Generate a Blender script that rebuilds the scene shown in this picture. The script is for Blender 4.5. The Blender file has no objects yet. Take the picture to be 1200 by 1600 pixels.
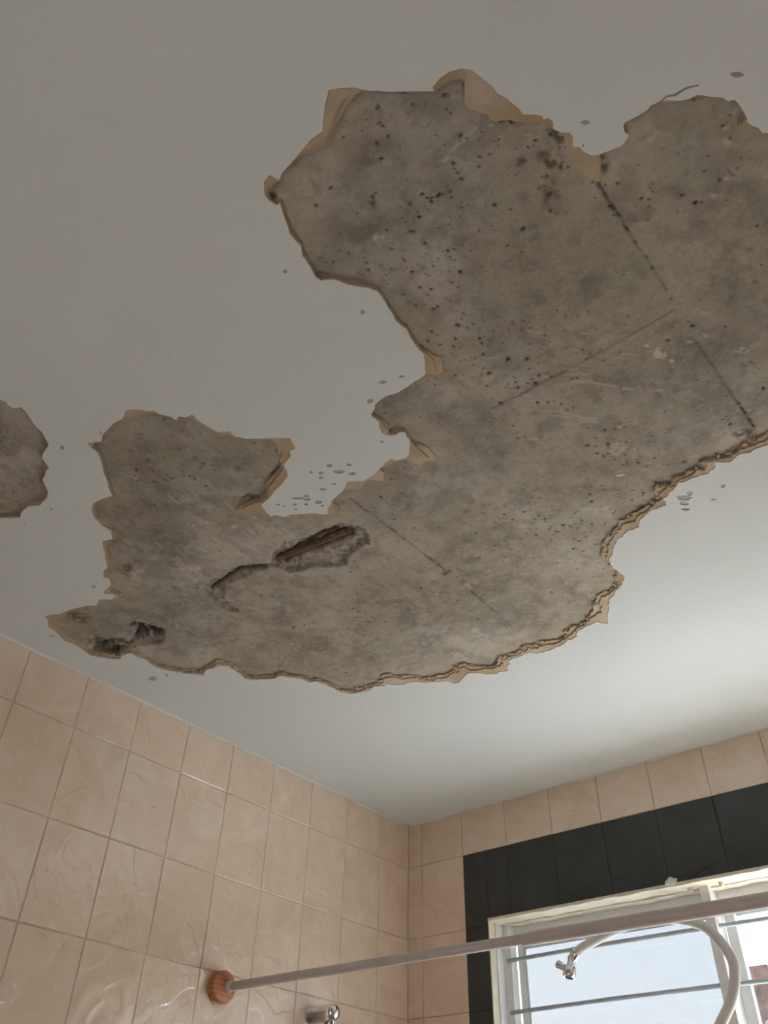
import bpy, bmesh, math, random
import numpy as np
from mathutils import Vector, Matrix
from mathutils.geometry import delaunay_2d_cdt

# ------------------------------------------------------------------ camera, light, exposure
SC = bpy.context.scene
COL = SC.collection
H = 2.5                                   # ceiling height (m); corner of the room is x=0, y=0
cam_data = bpy.data.cameras.new('camera')
cam_data.sensor_fit = 'VERTICAL'
cam_data.sensor_height = 32.0
cam_data.lens = 32.0 * 1274.295 / 1600.0
cam_data.clip_start = 0.02
camera = bpy.data.objects.new('camera', cam_data)
COL.objects.link(camera)
right = Vector((0.76850192, 0.63944644, 0.02265044))
down = Vector((-0.40506934, 0.5136146, -0.7563854))
fwd = Vector((-0.49530155, 0.57210864, 0.65373396))
m = Matrix((right, -down, -fwd)).transposed().to_4x4()
m.translation = Vector((1.63234, -2.049436, H - 0.941965))
camera.matrix_world = m
SC.camera = camera

SC.view_settings.view_transform = 'Standard'
SC.view_settings.look = 'None'
SC.view_settings.gamma = 1.0
SC.view_settings.use_curve_mapping = False
SC.view_settings.exposure = 0.72
SC.cycles.use_denoising = True
SC.cycles.max_bounces = 12
SC.cycles.diffuse_bounces = 7
SC.cycles.sample_clamp_indirect = 6.0

world = bpy.data.worlds.new('sky')
SC.world = world
world.use_nodes = True
wn = world.node_tree
wn.nodes.clear()
w_out = wn.nodes.new('ShaderNodeOutputWorld')
w_bg = wn.nodes.new('ShaderNodeBackground')
w_tc = wn.nodes.new('ShaderNodeTexCoord')
w_sep = wn.nodes.new('ShaderNodeSeparateXYZ')
w_ramp = wn.nodes.new('ShaderNodeValToRGB')
w_ramp.color_ramp.elements[0].position = 0.14
w_ramp.color_ramp.elements[0].color = (0.93, 0.95, 0.95, 1)
w_ramp.color_ramp.elements[1].position = 0.48
w_ramp.color_ramp.elements[1].color = (0.60, 0.74, 0.93, 1)
wn.links.new(w_tc.outputs['Generated'], w_sep.inputs[0])
wn.links.new(w_sep.outputs['Z'], w_ramp.inputs[0])
wn.links.new(w_ramp.outputs[0], w_bg.inputs[0])
wn.links.new(w_bg.outputs[0], w_out.inputs[0])
w_bg.inputs[1].default_value = 0.70

sun_data = bpy.data.lights.new('sun', 'SUN')
sun_data.energy = 47.0
sun_data.angle = math.radians(1.0)
sun_data.color = (0.97, 0.98, 1.0)
sun = bpy.data.objects.new('sun', sun_data)
COL.objects.link(sun)
sun.location = (3, 9, 9)
sun.rotation_euler = Vector((0.22, 0.66, 0.72)).to_track_quat('Z', 'Y').to_euler()   # high sun opposite the window: lights the yard and falls on the added inner ledge

portal_data = bpy.data.lights.new('window_daylight_portal', 'AREA')
portal_data.shape = 'RECTANGLE'
portal_data.size = 1.26
portal_data.size_y = 0.96
portal_data.cycles.is_portal = True
portal = bpy.data.objects.new('window_daylight_portal', portal_data)
COL.objects.link(portal)
portal.location = (0.92, 0.125, H - 0.79)
portal.rotation_euler = (math.radians(-90), 0, 0)

back_fill_data = bpy.data.lights.new('doorway_fill_light', 'AREA')
back_fill_data.shape = 'RECTANGLE'
back_fill_data.size = 0.86
back_fill_data.size_y = 2.06
back_fill_data.energy = 3.9
back_fill_data.color = (0.93, 0.97, 1.0)
back_fill = bpy.data.objects.new('doorway_fill_light', back_fill_data)
COL.objects.link(back_fill)
back_fill.location = (1.25, -3.30, 1.03)
back_fill.rotation_euler = (math.radians(90), 0, 0)          # added fill light, set in the unseen doorway behind the camera

# ------------------------------------------------------------------ outlines of the damage, millimetres on the ceiling
WHITE_EDGE = [(1185,-1752),(1182,-1764),(1183,-1771),(1194,-1783),(1206,-1786),(1208,-1780),(1210,-1773),(1221,-1778),(1232,-1779),(1242,-1780),(1262,-1783),(1274,-1785),(1291,-1783),(1306,-1797),(1327,-1812),(1338,-1806),(1349,-1798),(1361,-1784),(1382,-1765),(1401,-1750),(1417,-1737),(1418,-1742),(1430,-1744),(1442,-1743),(1453,-1738),(1462,-1729),(1465,-1718),(1468,-1707),(1470,-1698),(1470,-1690),(1475,-1680),(1477,-1670),(1479,-1663),(1479,-1654),(1488,-1647),(1495,-1639),(1494,-1635),(1499,-1633),(1501,-1626),(1497,-1619),(1501,-1611),(1505,-1607),(1509,-1604),(1510,-1598),(1507,-1591),(1504,-1586),(1510,-1581),(1511,-1573),(1515,-1565),(1523,-1559),(1531,-1557),(1547,-1552),(1552,-1553),(1560,-1558),(1558,-1564),(1560,-1571),(1563,-1574),(1575,-1572),(1588,-1570),(1594,-1573),(1605,-1570),(1610,-1568),(1620,-1558),(1629,-1553),(1639,-1551),(1644,-1546),(1650,-1539),(1659,-1531),(1662,-1523),(1668,-1521),(1670,-1513),(1671,-1502),(1671,-1491),(1669,-1489),(1672,-1481),(1677,-1473),(1678,-1465),(1683,-1461),(1694,-1446),(1712,-1419),(1734,-1329),(1725,-1164),(1653,-1027),(1574,-978),(1503,-973),(1485,-975),(1474,-972),(1464,-979),(1444,-972),(1432,-977),(1421,-986),(1413,-972),(1401,-967),(1390,-972),(1370,-972),(1355,-976),(1342,-967),(1329,-961),(1317,-956),(1313,-934),(1292,-940),(1282,-939),(1264,-929),(1257,-923),(1249,-911),(1228,-914),(1215,-904),(1205,-905),(1192,-893),(1178,-873),(1156,-850),(1161,-861),(1158,-838),(1158,-815),(1160,-798),(1155,-783),(1142,-769),(1118,-752),(1106,-745),(1096,-736),(1087,-714),(1072,-694),(1064,-676),(1059,-664),(1052,-670),(1045,-685),(1028,-682),(1013,-682),(997,-679),(983,-661),(972,-658),(957,-659),(943,-650),(927,-649),(909,-646),(880,-652),(870,-667),(838,-664),(813,-666),(806,-650),(795,-644),(787,-629),(769,-636),(763,-633),(742,-642),(731,-658),(706,-673),(691,-665),(660,-652),(654,-661),(652,-674),(628,-685),(595,-710),(572,-723),(556,-723),(524,-751),(521,-744),(499,-755),(470,-752),(442,-757),(416,-783),(415,-824),(406,-855),(391,-863),(387,-887),(363,-920),(351,-929),(336,-926),(300,-946),(282,-967),(287,-983),(292,-1014),(292,-1035),(277,-1045),(254,-1048),(234,-1049),(219,-1037),(207,-1049),(204,-1062),(206,-1054),(186,-1075),(170,-1100),(158,-1127),(161,-1148),(164,-1163),(160,-1183),(163,-1203),(143,-1210),(118,-1203),(108,-1215),(96,-1233),(82,-1252),(85,-1272),(91,-1293),(90,-1315),(85,-1323),(92,-1338),(106,-1364),(109,-1381),(131,-1396),(138,-1410),(160,-1403),(176,-1394),(207,-1391),(249,-1377),(262,-1366),(286,-1377),(295,-1370),(303,-1360),(320,-1361),(322,-1370),(309,-1380),(315,-1387),(345,-1391),(361,-1406),(356,-1416),(372,-1428),(389,-1431),(407,-1449),(424,-1461),(434,-1472),(453,-1487),(472,-1479),(489,-1495),(490,-1492),(489,-1514),(496,-1536),(510,-1552),(531,-1562),(551,-1559),(572,-1552),(582,-1566),(593,-1576),(608,-1595),(625,-1611),(643,-1632),(644,-1645),(648,-1656),(660,-1651),(669,-1644),(684,-1652),(701,-1654),(719,-1656),(739,-1653),(758,-1661),(772,-1652),(783,-1638),(791,-1633),(792,-1623),(802,-1608),(802,-1597),(812,-1601),(820,-1592),(832,-1590),(830,-1573),(833,-1552),(836,-1539),(851,-1529),(849,-1517),(859,-1502),(879,-1486),(892,-1478),(904,-1468),(917,-1457),(910,-1445),(907,-1436),(895,-1437),(888,-1428),(876,-1424),(864,-1421),(859,-1408),(850,-1397),(829,-1389),(807,-1385),(783,-1376),(761,-1374),(755,-1358),(754,-1353),(751,-1341),(760,-1339),(771,-1325),(785,-1322),(801,-1311),(818,-1300),(835,-1282),(848,-1294),(861,-1301),(872,-1307),(891,-1310),(900,-1312),(919,-1324),(927,-1319),(940,-1309),(955,-1308),(969,-1310),(983,-1314),(1000,-1319),(1013,-1321),(1016,-1313),(1031,-1308),(1043,-1310),(1053,-1322),(1063,-1334),(1064,-1343),(1068,-1352),(1062,-1358),(1054,-1357),(1047,-1360),(1042,-1366),(1038,-1374),(1042,-1384),(1050,-1396),(1050,-1405),(1049,-1413),(1054,-1417),(1063,-1421),(1068,-1427),(1080,-1429),(1093,-1430),(1110,-1424),(1129,-1424),(1143,-1425),(1160,-1425),(1166,-1427),(1175,-1440),(1179,-1445),(1186,-1456),(1186,-1465),(1187,-1480),(1190,-1495),(1194,-1507),(1192,-1516),(1191,-1527),(1195,-1539),(1197,-1552),(1201,-1568),(1202,-1580),(1196,-1591),(1185,-1603),(1177,-1614),(1172,-1625),(1167,-1631),(1160,-1636),(1154,-1639),(1152,-1648),(1157,-1662),(1160,-1676),(1160,-1682),(1165,-1688),(1169,-1694),(1169,-1703),(1170,-1715),(1176,-1725),(1181,-1736),(1187,-1746),(1186,-1745),(1190,-1752)]
TAN_EDGE = [(1186,-1753),(1184,-1762),(1187,-1768),(1196,-1771),(1203,-1772),(1208,-1770),(1221,-1777),(1231,-1778),(1242,-1778),(1256,-1775),(1274,-1769),(1286,-1765),(1296,-1774),(1309,-1778),(1323,-1783),(1330,-1786),(1342,-1787),(1353,-1788),(1360,-1783),(1382,-1765),(1401,-1749),(1417,-1736),(1418,-1736),(1430,-1733),(1440,-1731),(1446,-1728),(1448,-1723),(1434,-1704),(1435,-1694),(1442,-1685),(1447,-1677),(1447,-1669),(1453,-1663),(1463,-1658),(1467,-1651),(1476,-1642),(1490,-1631),(1495,-1621),(1499,-1611),(1502,-1602),(1497,-1592),(1498,-1581),(1497,-1570),(1495,-1559),(1497,-1548),(1501,-1536),(1506,-1527),(1512,-1535),(1518,-1545),(1522,-1547),(1522,-1557),(1531,-1556),(1547,-1552),(1552,-1552),(1561,-1558),(1559,-1564),(1561,-1571),(1564,-1573),(1575,-1572),(1588,-1569),(1594,-1572),(1604,-1569),(1610,-1562),(1620,-1558),(1628,-1552),(1639,-1550),(1644,-1546),(1650,-1538),(1659,-1530),(1661,-1522),(1668,-1520),(1670,-1513),(1670,-1502),(1670,-1494),(1665,-1491),(1661,-1488),(1668,-1483),(1676,-1472),(1678,-1464),(1683,-1460),(1692,-1445),(1710,-1418),(1731,-1328),(1723,-1166),(1652,-1033),(1575,-994),(1509,-990),(1498,-989),(1481,-988),(1470,-994),(1449,-984),(1433,-986),(1418,-990),(1400,-997),(1402,-981),(1383,-985),(1370,-982),(1356,-983),(1339,-972),(1331,-982),(1317,-982),(1311,-970),(1313,-951),(1287,-949),(1266,-945),(1250,-940),(1232,-943),(1218,-929),(1203,-920),(1185,-912),(1172,-897),(1161,-880),(1157,-859),(1158,-853),(1157,-831),(1156,-812),(1141,-794),(1135,-772),(1114,-761),(1083,-760),(1068,-741),(1053,-717),(1033,-700),(1008,-689),(993,-694),(973,-681),(967,-683),(961,-668),(942,-665),(916,-674),(911,-681),(896,-673),(883,-683),(871,-689),(857,-676),(830,-677),(815,-675),(798,-680),(798,-680),(779,-660),(769,-659),(745,-673),(729,-689),(727,-708),(710,-710),(687,-700),(663,-694),(642,-703),(629,-696),(609,-712),(596,-738),(583,-747),(569,-750),(562,-772),(549,-781),(526,-765),(514,-754),(501,-764),(471,-760),(453,-767),(446,-762),(421,-789),(421,-830),(411,-861),(397,-869),(392,-893),(369,-925),(356,-935),(342,-931),(306,-952),(291,-967),(296,-983),(301,-1017),(298,-1040),(292,-1059),(261,-1054),(240,-1056),(217,-1044),(212,-1053),(209,-1066),(210,-1057),(193,-1081),(177,-1105),(165,-1133),(168,-1153),(170,-1169),(169,-1190),(171,-1209),(150,-1215),(127,-1209),(116,-1220),(104,-1238),(91,-1259),(93,-1274),(103,-1295),(100,-1317),(96,-1327),(102,-1341),(116,-1366),(118,-1383),(134,-1394),(141,-1405),(156,-1400),(172,-1391),(202,-1388),(244,-1374),(260,-1362),(279,-1369),(291,-1367),(312,-1351),(335,-1357),(330,-1368),(326,-1381),(345,-1387),(363,-1404),(372,-1418),(392,-1429),(412,-1445),(428,-1458),(441,-1466),(459,-1477),(477,-1472),(496,-1490),(493,-1490),(494,-1510),(500,-1533),(514,-1549),(531,-1558),(552,-1555),(573,-1548),(584,-1565),(595,-1575),(611,-1593),(628,-1609),(643,-1628),(646,-1638),(646,-1646),(655,-1647),(666,-1641),(684,-1650),(701,-1652),(718,-1654),(739,-1650),(752,-1644),(775,-1632),(789,-1621),(800,-1606),(800,-1594),(811,-1599),(817,-1590),(822,-1582),(823,-1563),(824,-1548),(830,-1533),(841,-1522),(846,-1511),(856,-1499),(875,-1482),(887,-1473),(887,-1460),(877,-1446),(865,-1435),(861,-1424),(848,-1414),(816,-1408),(804,-1403),(786,-1386),(766,-1383),(747,-1388),(726,-1391),(712,-1387),(721,-1378),(737,-1365),(737,-1353),(748,-1338),(758,-1337),(768,-1323),(782,-1319),(799,-1308),(816,-1297),(830,-1280),(832,-1267),(841,-1258),(856,-1272),(862,-1287),(861,-1293),(868,-1301),(878,-1304),(898,-1308),(910,-1303),(924,-1293),(936,-1299),(948,-1301),(966,-1283),(980,-1299),(982,-1310),(1002,-1309),(1014,-1308),(1026,-1301),(1038,-1292),(1034,-1284),(1037,-1274),(1051,-1277),(1057,-1275),(1065,-1269),(1072,-1281),(1073,-1299),(1071,-1309),(1063,-1317),(1061,-1328),(1064,-1334),(1065,-1342),(1070,-1352),(1064,-1358),(1055,-1361),(1049,-1363),(1047,-1367),(1053,-1375),(1054,-1387),(1054,-1397),(1052,-1405),(1050,-1412),(1055,-1416),(1063,-1420),(1068,-1426),(1080,-1427),(1093,-1429),(1110,-1422),(1128,-1422),(1142,-1423),(1160,-1423),(1174,-1420),(1176,-1414),(1180,-1410),(1187,-1411),(1194,-1422),(1200,-1432),(1194,-1441),(1192,-1454),(1188,-1462),(1190,-1480),(1193,-1495),(1196,-1507),(1194,-1516),(1194,-1527),(1197,-1539),(1199,-1552),(1203,-1568),(1204,-1581),(1197,-1592),(1187,-1604),(1179,-1616),(1174,-1628),(1170,-1633),(1162,-1638),(1155,-1641),(1154,-1648),(1159,-1663),(1163,-1676),(1163,-1682),(1166,-1688),(1171,-1693),(1171,-1703),(1172,-1715),(1178,-1725),(1183,-1735),(1188,-1745),(1187,-1744),(1192,-1751)]
WHITE_EDGE_SMALL = [(622,-1797),(625,-1789),(622,-1784),(622,-1774),(633,-1768),(632,-1759),(624,-1746),(616,-1731),(612,-1716),(595,-1693),(587,-1691),(570,-1688),(559,-1682),(552,-1670),(549,-1663),(535,-1660),(525,-1655),(513,-1652),(504,-1642),(493,-1628),(478,-1621),(448,-1617),(430,-1629),(405,-1627),(390,-1620),(375,-1632),(360,-1643),(334,-1675),(384,-1733),(494,-1793),(583,-1815)]
TAN_EDGE_SMALL = [(622,-1797),(624,-1789),(621,-1783),(621,-1774),(632,-1767),(631,-1759),(623,-1746),(615,-1731),(610,-1716),(594,-1694),(586,-1692),(569,-1688),(558,-1683),(550,-1671),(546,-1666),(533,-1661),(524,-1656),(512,-1653),(503,-1643),(491,-1629),(478,-1623),(449,-1619),(431,-1631),(405,-1629),(391,-1622),(376,-1633),(361,-1643),(336,-1675),(385,-1733),(494,-1793),(582,-1814)]
TRENCH = [(471,-1265),(502,-1276),(525,-1271),(563,-1275),(603,-1266),(640,-1241),(660,-1257),(709,-1271),(750,-1254),(782,-1253),(815,-1250),(833,-1245),(846,-1229),(853,-1209),(850,-1184),(835,-1167),(814,-1165),(777,-1159),(762,-1145),(742,-1143),(717,-1161),(695,-1179),(669,-1179),(647,-1192),(642,-1213),(630,-1228),(602,-1235),(573,-1234),(545,-1238),(520,-1241),(493,-1219),(479,-1209),(483,-1191),(472,-1158),(454,-1169),(449,-1195),(447,-1219),(451,-1245)]
TRENCH_CRACK = [(483,-1247),(505,-1249),(528,-1252),(559,-1255),(577,-1254),(609,-1241),(635,-1215)]
TRENCH_CRACK_LONG = [(687,-1236),(735,-1239),(777,-1239),(813,-1231)]
REBAR_LINE = [(667,-1230),(816,-1212)]
POCKET = [(239,-1281),(268,-1274),(280,-1249),(292,-1224),(291,-1209),(259,-1185),(229,-1178),(200,-1196),(172,-1209),(143,-1214),(121,-1205),(108,-1215),(99,-1235),(88,-1257),(97,-1276),(126,-1304),(148,-1303),(157,-1272),(185,-1258),(199,-1239),(232,-1246),(242,-1263)]
POCKET_DEEP = [(120,-1254),(129,-1217)]
POCKET_DEEP_SIDE = [(211,-1230),(254,-1238),(263,-1219)]
SEAMS = [[(1504,-1524),(1502,-1335)],[(1498,-1224),(1499,-1016)],[(889,-1281),(893,-1120),(894,-1014)],[(894,-927),(886,-764)]]
HAIRLINE = [[(1497,-1296),(1343,-1296),(1200,-1301)]]
SCRATCHES = [[(619,-1350),(618,-1276)],[(600,-1348),(615,-1294)],[(567,-1367),(579,-1306)],[(724,-1322),(723,-1268)],[(1368,-1665),(1424,-1672)],[(1376,-1663),(1428,-1671)],[(1329,-1272),(1346,-1256)],[(1262,-1234),(1323,-1173)],[(1271,-1239),(1295,-1203)]]
DENTS = [(895,-1002),(923,-999),(961,-1007),(898,-960),(902,-938),(927,-945)]
BUG_HOLES = [(1380,-1648),(1379,-1632),(1404,-1632),(1423,-1636),(1412,-1641),(1346,-1633),(1337,-1636),(1331,-1646),(1391,-1579),(1479,-1570),(1383,-1654),(1380,-1641),(1463,-1652),(1474,-1645),(1454,-1661),(1490,-1611),(1473,-1616),(1219,-1719),(1320,-1713),(1343,-1728),(1281,-1682),(1346,-1633),(1330,-1647),(1311,-1646),(1302,-1760),(1328,-1730),(1287,-1684),(1249,-1724),(1309,-1625),(1266,-1637),(1309,-1565),(1285,-1523),(1264,-1508),(1188,-1465),(1256,-1589),(1206,-1645),(1210,-1609),(1254,-1613),(1292,-1592),(1365,-1315),(1368,-1238),(1432,-1316),(1482,-1272),(1467,-1254),(1540,-1226),(1303,-1122),(1278,-1115),(1649,-1447),(1562,-1430),(1584,-1427),(1590,-1423),(1576,-1446),(1550,-1473),(1671,-1463),(1314,-1153),(1294,-1146),(1280,-1114),(1302,-1123),(1295,-1084),(1331,-1036),(1352,-1023),(1294,-980),(1175,-982),(1152,-974),(1270,-974),(1026,-769),(1015,-745),(1118,-994),(1124,-980),(1152,-974),(1089,-995),(1137,-829),(1032,-989),(891,-963),(853,-913),(1007,-976),(808,-969),(820,-993),(1012,-1016),(1032,-990),(628,-1098),(550,-1173),(729,-1032),(775,-1143),(745,-1121),(692,-1321),(400,-976),(395,-1039),(597,-900),(618,-935),(604,-973)]
CHIPS = [(923,-1372,4.3,3.4,-2.7,2.9),(950,-1353,3.6,2.9,-2.4,2.7),(926,-1351,7.7,6.1,-2.9,3.2),(940,-1334,4.6,3.6,-2.7,3.0),(888,-1380,2.2,1.7,-2.1,2.2),(900,-1368,3.7,2.9,-2.5,2.7),(892,-1360,2.9,2.3,-2.1,2.3),(899,-1334,3.7,2.9,-1.4,1.5),(875,-1336,5.2,4.1,-2.2,2.3),(840,-1342,4.2,3.3,-2.0,2.1),(826,-1345,9.5,7.5,-1.8,1.8),(835,-1334,5.3,4.2,-2.5,2.6),(809,-1338,3.3,2.6,-1.8,1.8),(825,-1326,3.3,2.6,-2.1,2.1),(846,-1316,5.0,3.9,-3.5,3.7),(845,-1305,2.3,1.8,-1.8,1.9),(801,-1328,3.5,2.7,-1.3,1.3),(786,-1356,2.5,2.0,-1.9,1.8),(791,-1347,1.9,1.5,-1.6,1.6),(1107,-1454,4.5,3.6,-2.2,2.6),(1136,-1445,3.4,2.7,-1.7,2.1),(1068,-1438,4.2,3.4,-3.1,3.6),(1027,-1360,2.9,2.3,-1.8,2.2),(1127,-1680,2.5,2.0,-2.2,2.2),(1165,-1567,2.7,2.2,-2.6,3.0),(1681,-1544,6.1,5.0,-1.1,2.9),(1529,-1602,4.5,3.6,-1.4,2.5),(1514,-1581,0.7,0.6,-1.4,2.5),(1345,-936,11.3,8.9,-3.0,6.6),(1358,-940,4.5,3.6,-2.5,5.7),(1340,-921,6.8,5.4,-1.9,4.2),(1335,-906,6.4,5.1,-1.5,3.4),(1409,-924,3.1,2.5,-1.7,4.1),(1383,-901,4.1,3.2,-1.2,2.9),(315,-1410,3.6,2.8,-4.2,3.0),(111,-1102,8.4,6.5,-8.6,6.7),(149,-1092,2.7,2.1,-4.2,3.3),(83,-1356,3.4,2.6,-3.5,2.2),(608,-1676,2.7,2.2,-5.0,3.3),(686,-1657,1.7,1.4,-3.2,2.3),(457,-1599,1.6,1.3,-3.7,2.4),(380,-1606,1.7,1.3,-3.0,1.8)]
PALE_SPOTS = [(1250,-1636,6.4,5.2,-3.7,4.4),(1448,-1242,8.5,6.8,-4.6,9.6),(1455,-1216,3.9,3.2,-1.8,3.8),(1438,-1264,3.9,3.1,-1.5,3.1),(1414,-1175,7.8,6.2,-1.1,2.3),(1513,-1231,4.5,3.6,-1.1,2.6),(1489,-1234,4.5,3.6,-1.4,3.2),(1542,-1172,7.0,5.6,-2.4,6.1),(1336,-1146,4.9,3.9,-1.6,3.1),(1364,-1146,2.7,2.1,-2.5,4.9),(1347,-1276,9.1,7.3,-0.7,1.3),(1336,-1262,10.1,8.1,-0.8,1.4),(1323,-1248,4.7,3.7,-1.3,2.2),(1312,-1105,12.0,9.5,-8.6,16.6),(1584,-1538,5.6,4.6,-1.1,2.4),(1579,-1533,5.7,4.6,-1.8,3.8),(1644,-1478,4.0,3.2,-1.7,4.3),(1624,-1435,4.1,3.3,-1.1,2.7),(1605,-1422,3.9,3.1,-1.3,3.2),(1661,-1408,2.2,1.8,-1.0,2.7),(1649,-1491,2.8,2.3,-0.9,2.1),(1468,-1626,3.6,2.9,-1.2,1.9),(1480,-1556,5.2,4.2,-1.4,2.4),(1442,-1663,2.3,1.8,-0.8,1.2),(1450,-1569,1.5,1.2,-1.3,2.1),(1501,-1568,0.1,0.1,-0.1,0.2),(1335,-1146,4.6,3.6,-2.1,4.0),(1286,-1045,6.6,5.3,-1.9,3.8),(1205,-993,21.0,16.5,-4.1,7.4),(1221,-986,13.9,11.0,-3.5,6.6),(401,-1374,10.1,7.9,-22.3,16.9),(429,-1376,7.5,5.9,-6.0,4.6),(514,-1319,11.1,8.7,-8.2,6.9),(477,-1387,6.1,4.8,-4.9,3.9),(731,-734,13.4,10.3,-13.4,18.6),(820,-802,8.1,6.3,-6.3,9.0),(678,-1556,4.6,3.6,-3.0,2.4),(637,-1553,6.5,5.1,-4.0,3.0),(634,-1406,3.9,3.0,-2.9,2.5),(610,-1404,5.6,4.4,-3.0,2.5),(671,-1355,5.5,4.4,-3.7,3.4),(615,-1357,4.2,3.3,-3.1,2.7),(635,-1407,3.2,2.5,-3.5,3.0),(640,-1394,3.7,2.9,-2.8,2.4),(770,-1315,5.7,4.5,-2.5,2.5),(718,-1351,3.6,2.9,-2.6,2.5)]
CRACK = [(1605,-1570),(1612,-1571),(1620,-1566),(1628,-1566),(1634,-1565),(1644,-1560)]
BROWN_PATCHES = [(1498,-1598,9.1,7.4,-6.9,11.8),(1481,-1587,12.7,10.4,-4.8,8.0),(1517,-1537,5.8,4.8,-7.6,14.2),(1456,-1554,7.8,6.3,-10.7,17.9),(1518,-1597,5.6,4.6,-2.9,5.1),(1451,-1604,7.0,5.7,-3.3,5.3),(758,-1383,19.5,15.4,-12.5,11.9),(822,-1402,8.6,6.8,-21.0,20.6),(1190,-1757,4.9,4.0,-4.8,4.7),(1277,-1678,6.1,5.0,-4.4,5.1),(1281,-1610,5.7,4.6,-2.8,3.6),(1487,-1011,17.1,13.6,-4.2,10.9),(1326,-966,10.1,8.0,-4.3,9.1),(1282,-948,12.1,9.6,-5.4,11.0),(180,-1357,21.8,16.9,-17.2,11.7),(142,-1257,28.5,22.0,-23.0,16.5),(417,-1402,9.9,7.8,-13.9,10.4)]
GREY_BLOTCHES = [(1177,-1310,19.3,15.4,-21.9,31.4),(1263,-1362,29.0,23.3,-9.9,15.1),(1187,-1400,31.0,24.8,-11.0,14.9),(1299,-1448,21.9,17.6,-9.0,13.3),(1365,-1242,18.4,14.7,-7.1,13.4),(1625,-1467,20.1,16.3,-5.6,13.3),(1627,-1415,14.8,12.0,-4.4,11.1),(1490,-1390,11.6,9.4,-9.7,19.4),(1353,-1543,15.2,12.3,-6.2,9.1),(1317,-1590,16.4,13.3,-6.5,8.7),(1312,-1300,22.0,17.6,-6.3,10.6),(1042,-1435,19.3,15.4,-8.8,10.0),(745,-1446,34.7,27.4,-14.9,13.3),(1373,-1296,20.0,16.0,-6.8,12.5),(1358,-1644,23.9,19.4,-8.8,11.8),(1361,-1432,23.5,18.9,-7.6,12.4),(1574,-1458,17.8,14.5,-4.2,9.2),(520,-965,33.4,25.8,-18.4,19.6),(483,-1027,19.9,15.4,-14.9,15.0),(753,-943,26.1,20.2,-14.8,18.7),(933,-972,21.4,16.7,-10.9,15.5),(1113,-1444,14.9,12.0,-7.9,9.6),(716,-1587,20.7,16.4,-16.9,13.1),(826,-1519,24.4,19.4,-11.0,9.8),(1300,-1731,14.6,11.9,-8.2,9.4),(1216,-1683,15.7,12.8,-9.7,10.6)]
PIT_CLUSTERS = [(1343,-1624,48.7,39.5,-17.9,24.0),(1437,-1639,40.1,32.7,-12.7,19.1),(1475,-1603,25.8,21.0,-14.1,23.2),(1331,-1567,38.0,30.7,-21.7,30.2),(1527,-1464,30.3,24.6,-11.8,23.6),(1194,-1410,36.6,29.3,-21.8,29.6),(929,-1238,35.2,27.8,-33.5,40.2),(1095,-1085,52.6,41.5,-29.0,44.6),(1265,-1413,56.6,45.4,-22.9,33.5),(1309,-1116,63.7,50.6,-28.2,53.7),(715,-1491,68.8,54.5,-51.6,43.4),(1147,-954,45.3,35.6,-18.8,33.0),(1334,-1770,33.7,27.5,-19.1,21.9)]

# ------------------------------------------------------------------ helpers
def empty(name, loc, label=None, cat=None, group=None, kind=None, parent=None):
    o = bpy.data.objects.new(name, None)
    o.empty_display_size = 0.05
    COL.objects.link(o)
    o.location = loc
    if parent: o.parent = parent
    tag(o, label, cat, group, kind)
    return o

def tag(o, label=None, cat=None, group=None, kind=None):
    if label: o['label'] = label
    if cat: o['category'] = cat
    if group: o['group'] = group
    if kind: o['kind'] = kind
    return o

def world_loc(o):
    v = Vector((0, 0, 0))
    while o:
        v += Vector(o.location); o = o.parent
    return v

def finish(bm, name, mats, parent=None, smooth=False, bevel=0.0, seg=2):
    """link bm (world coordinates) as one object; parents here are never rotated"""
    me = bpy.data.meshes.new(name)
    bmesh.ops.recalc_face_normals(bm, faces=bm.faces)
    if parent is not None:
        bmesh.ops.translate(bm, verts=bm.verts, vec=-world_loc(parent))
    bm.to_mesh(me); bm.free()
    o = bpy.data.objects.new(name, me)
    COL.objects.link(o)
    if parent is not None: o.parent = parent
    for mt in (mats if isinstance(mats, (list, tuple)) else [mats]): me.materials.append(mt)
    if smooth:
        me.polygons.foreach_set('use_smooth', [True] * len(me.polygons))
    if bevel:
        b = o.modifiers.new('bevel', 'BEVEL'); b.width = bevel; b.segments = seg; b.limit_method = 'ANGLE'
        b.angle_limit = math.radians(40)
    return o

def box(bm, x0, x1, y0, y1, z0, z1, mat=0):
    vs = [bm.verts.new((x, y, z)) for x in (x0, x1) for y in (y0, y1) for z in (z0, z1)]
    for f in ((0, 1, 3, 2), (4, 6, 7, 5), (0, 4, 5, 1), (2, 3, 7, 6), (0, 2, 6, 4), (1, 5, 7, 3)):
        fc = bm.faces.new([vs[i] for i in f]); fc.material_index = mat
    return vs

def frames_along(pts):
    pts = [Vector(p) for p in pts]
    t = (pts[1] - pts[0]).normalized()
    n = t.orthogonal().normalized()
    out = []
    for i, p in enumerate(pts):
        a = pts[max(i - 1, 0)]; b = pts[min(i + 1, len(pts) - 1)]
        t2 = (b - a).normalized()
        n = (n - t2 * n.dot(t2)).normalized()
        out.append((p, n, t2.cross(n)))
    return out

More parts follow.
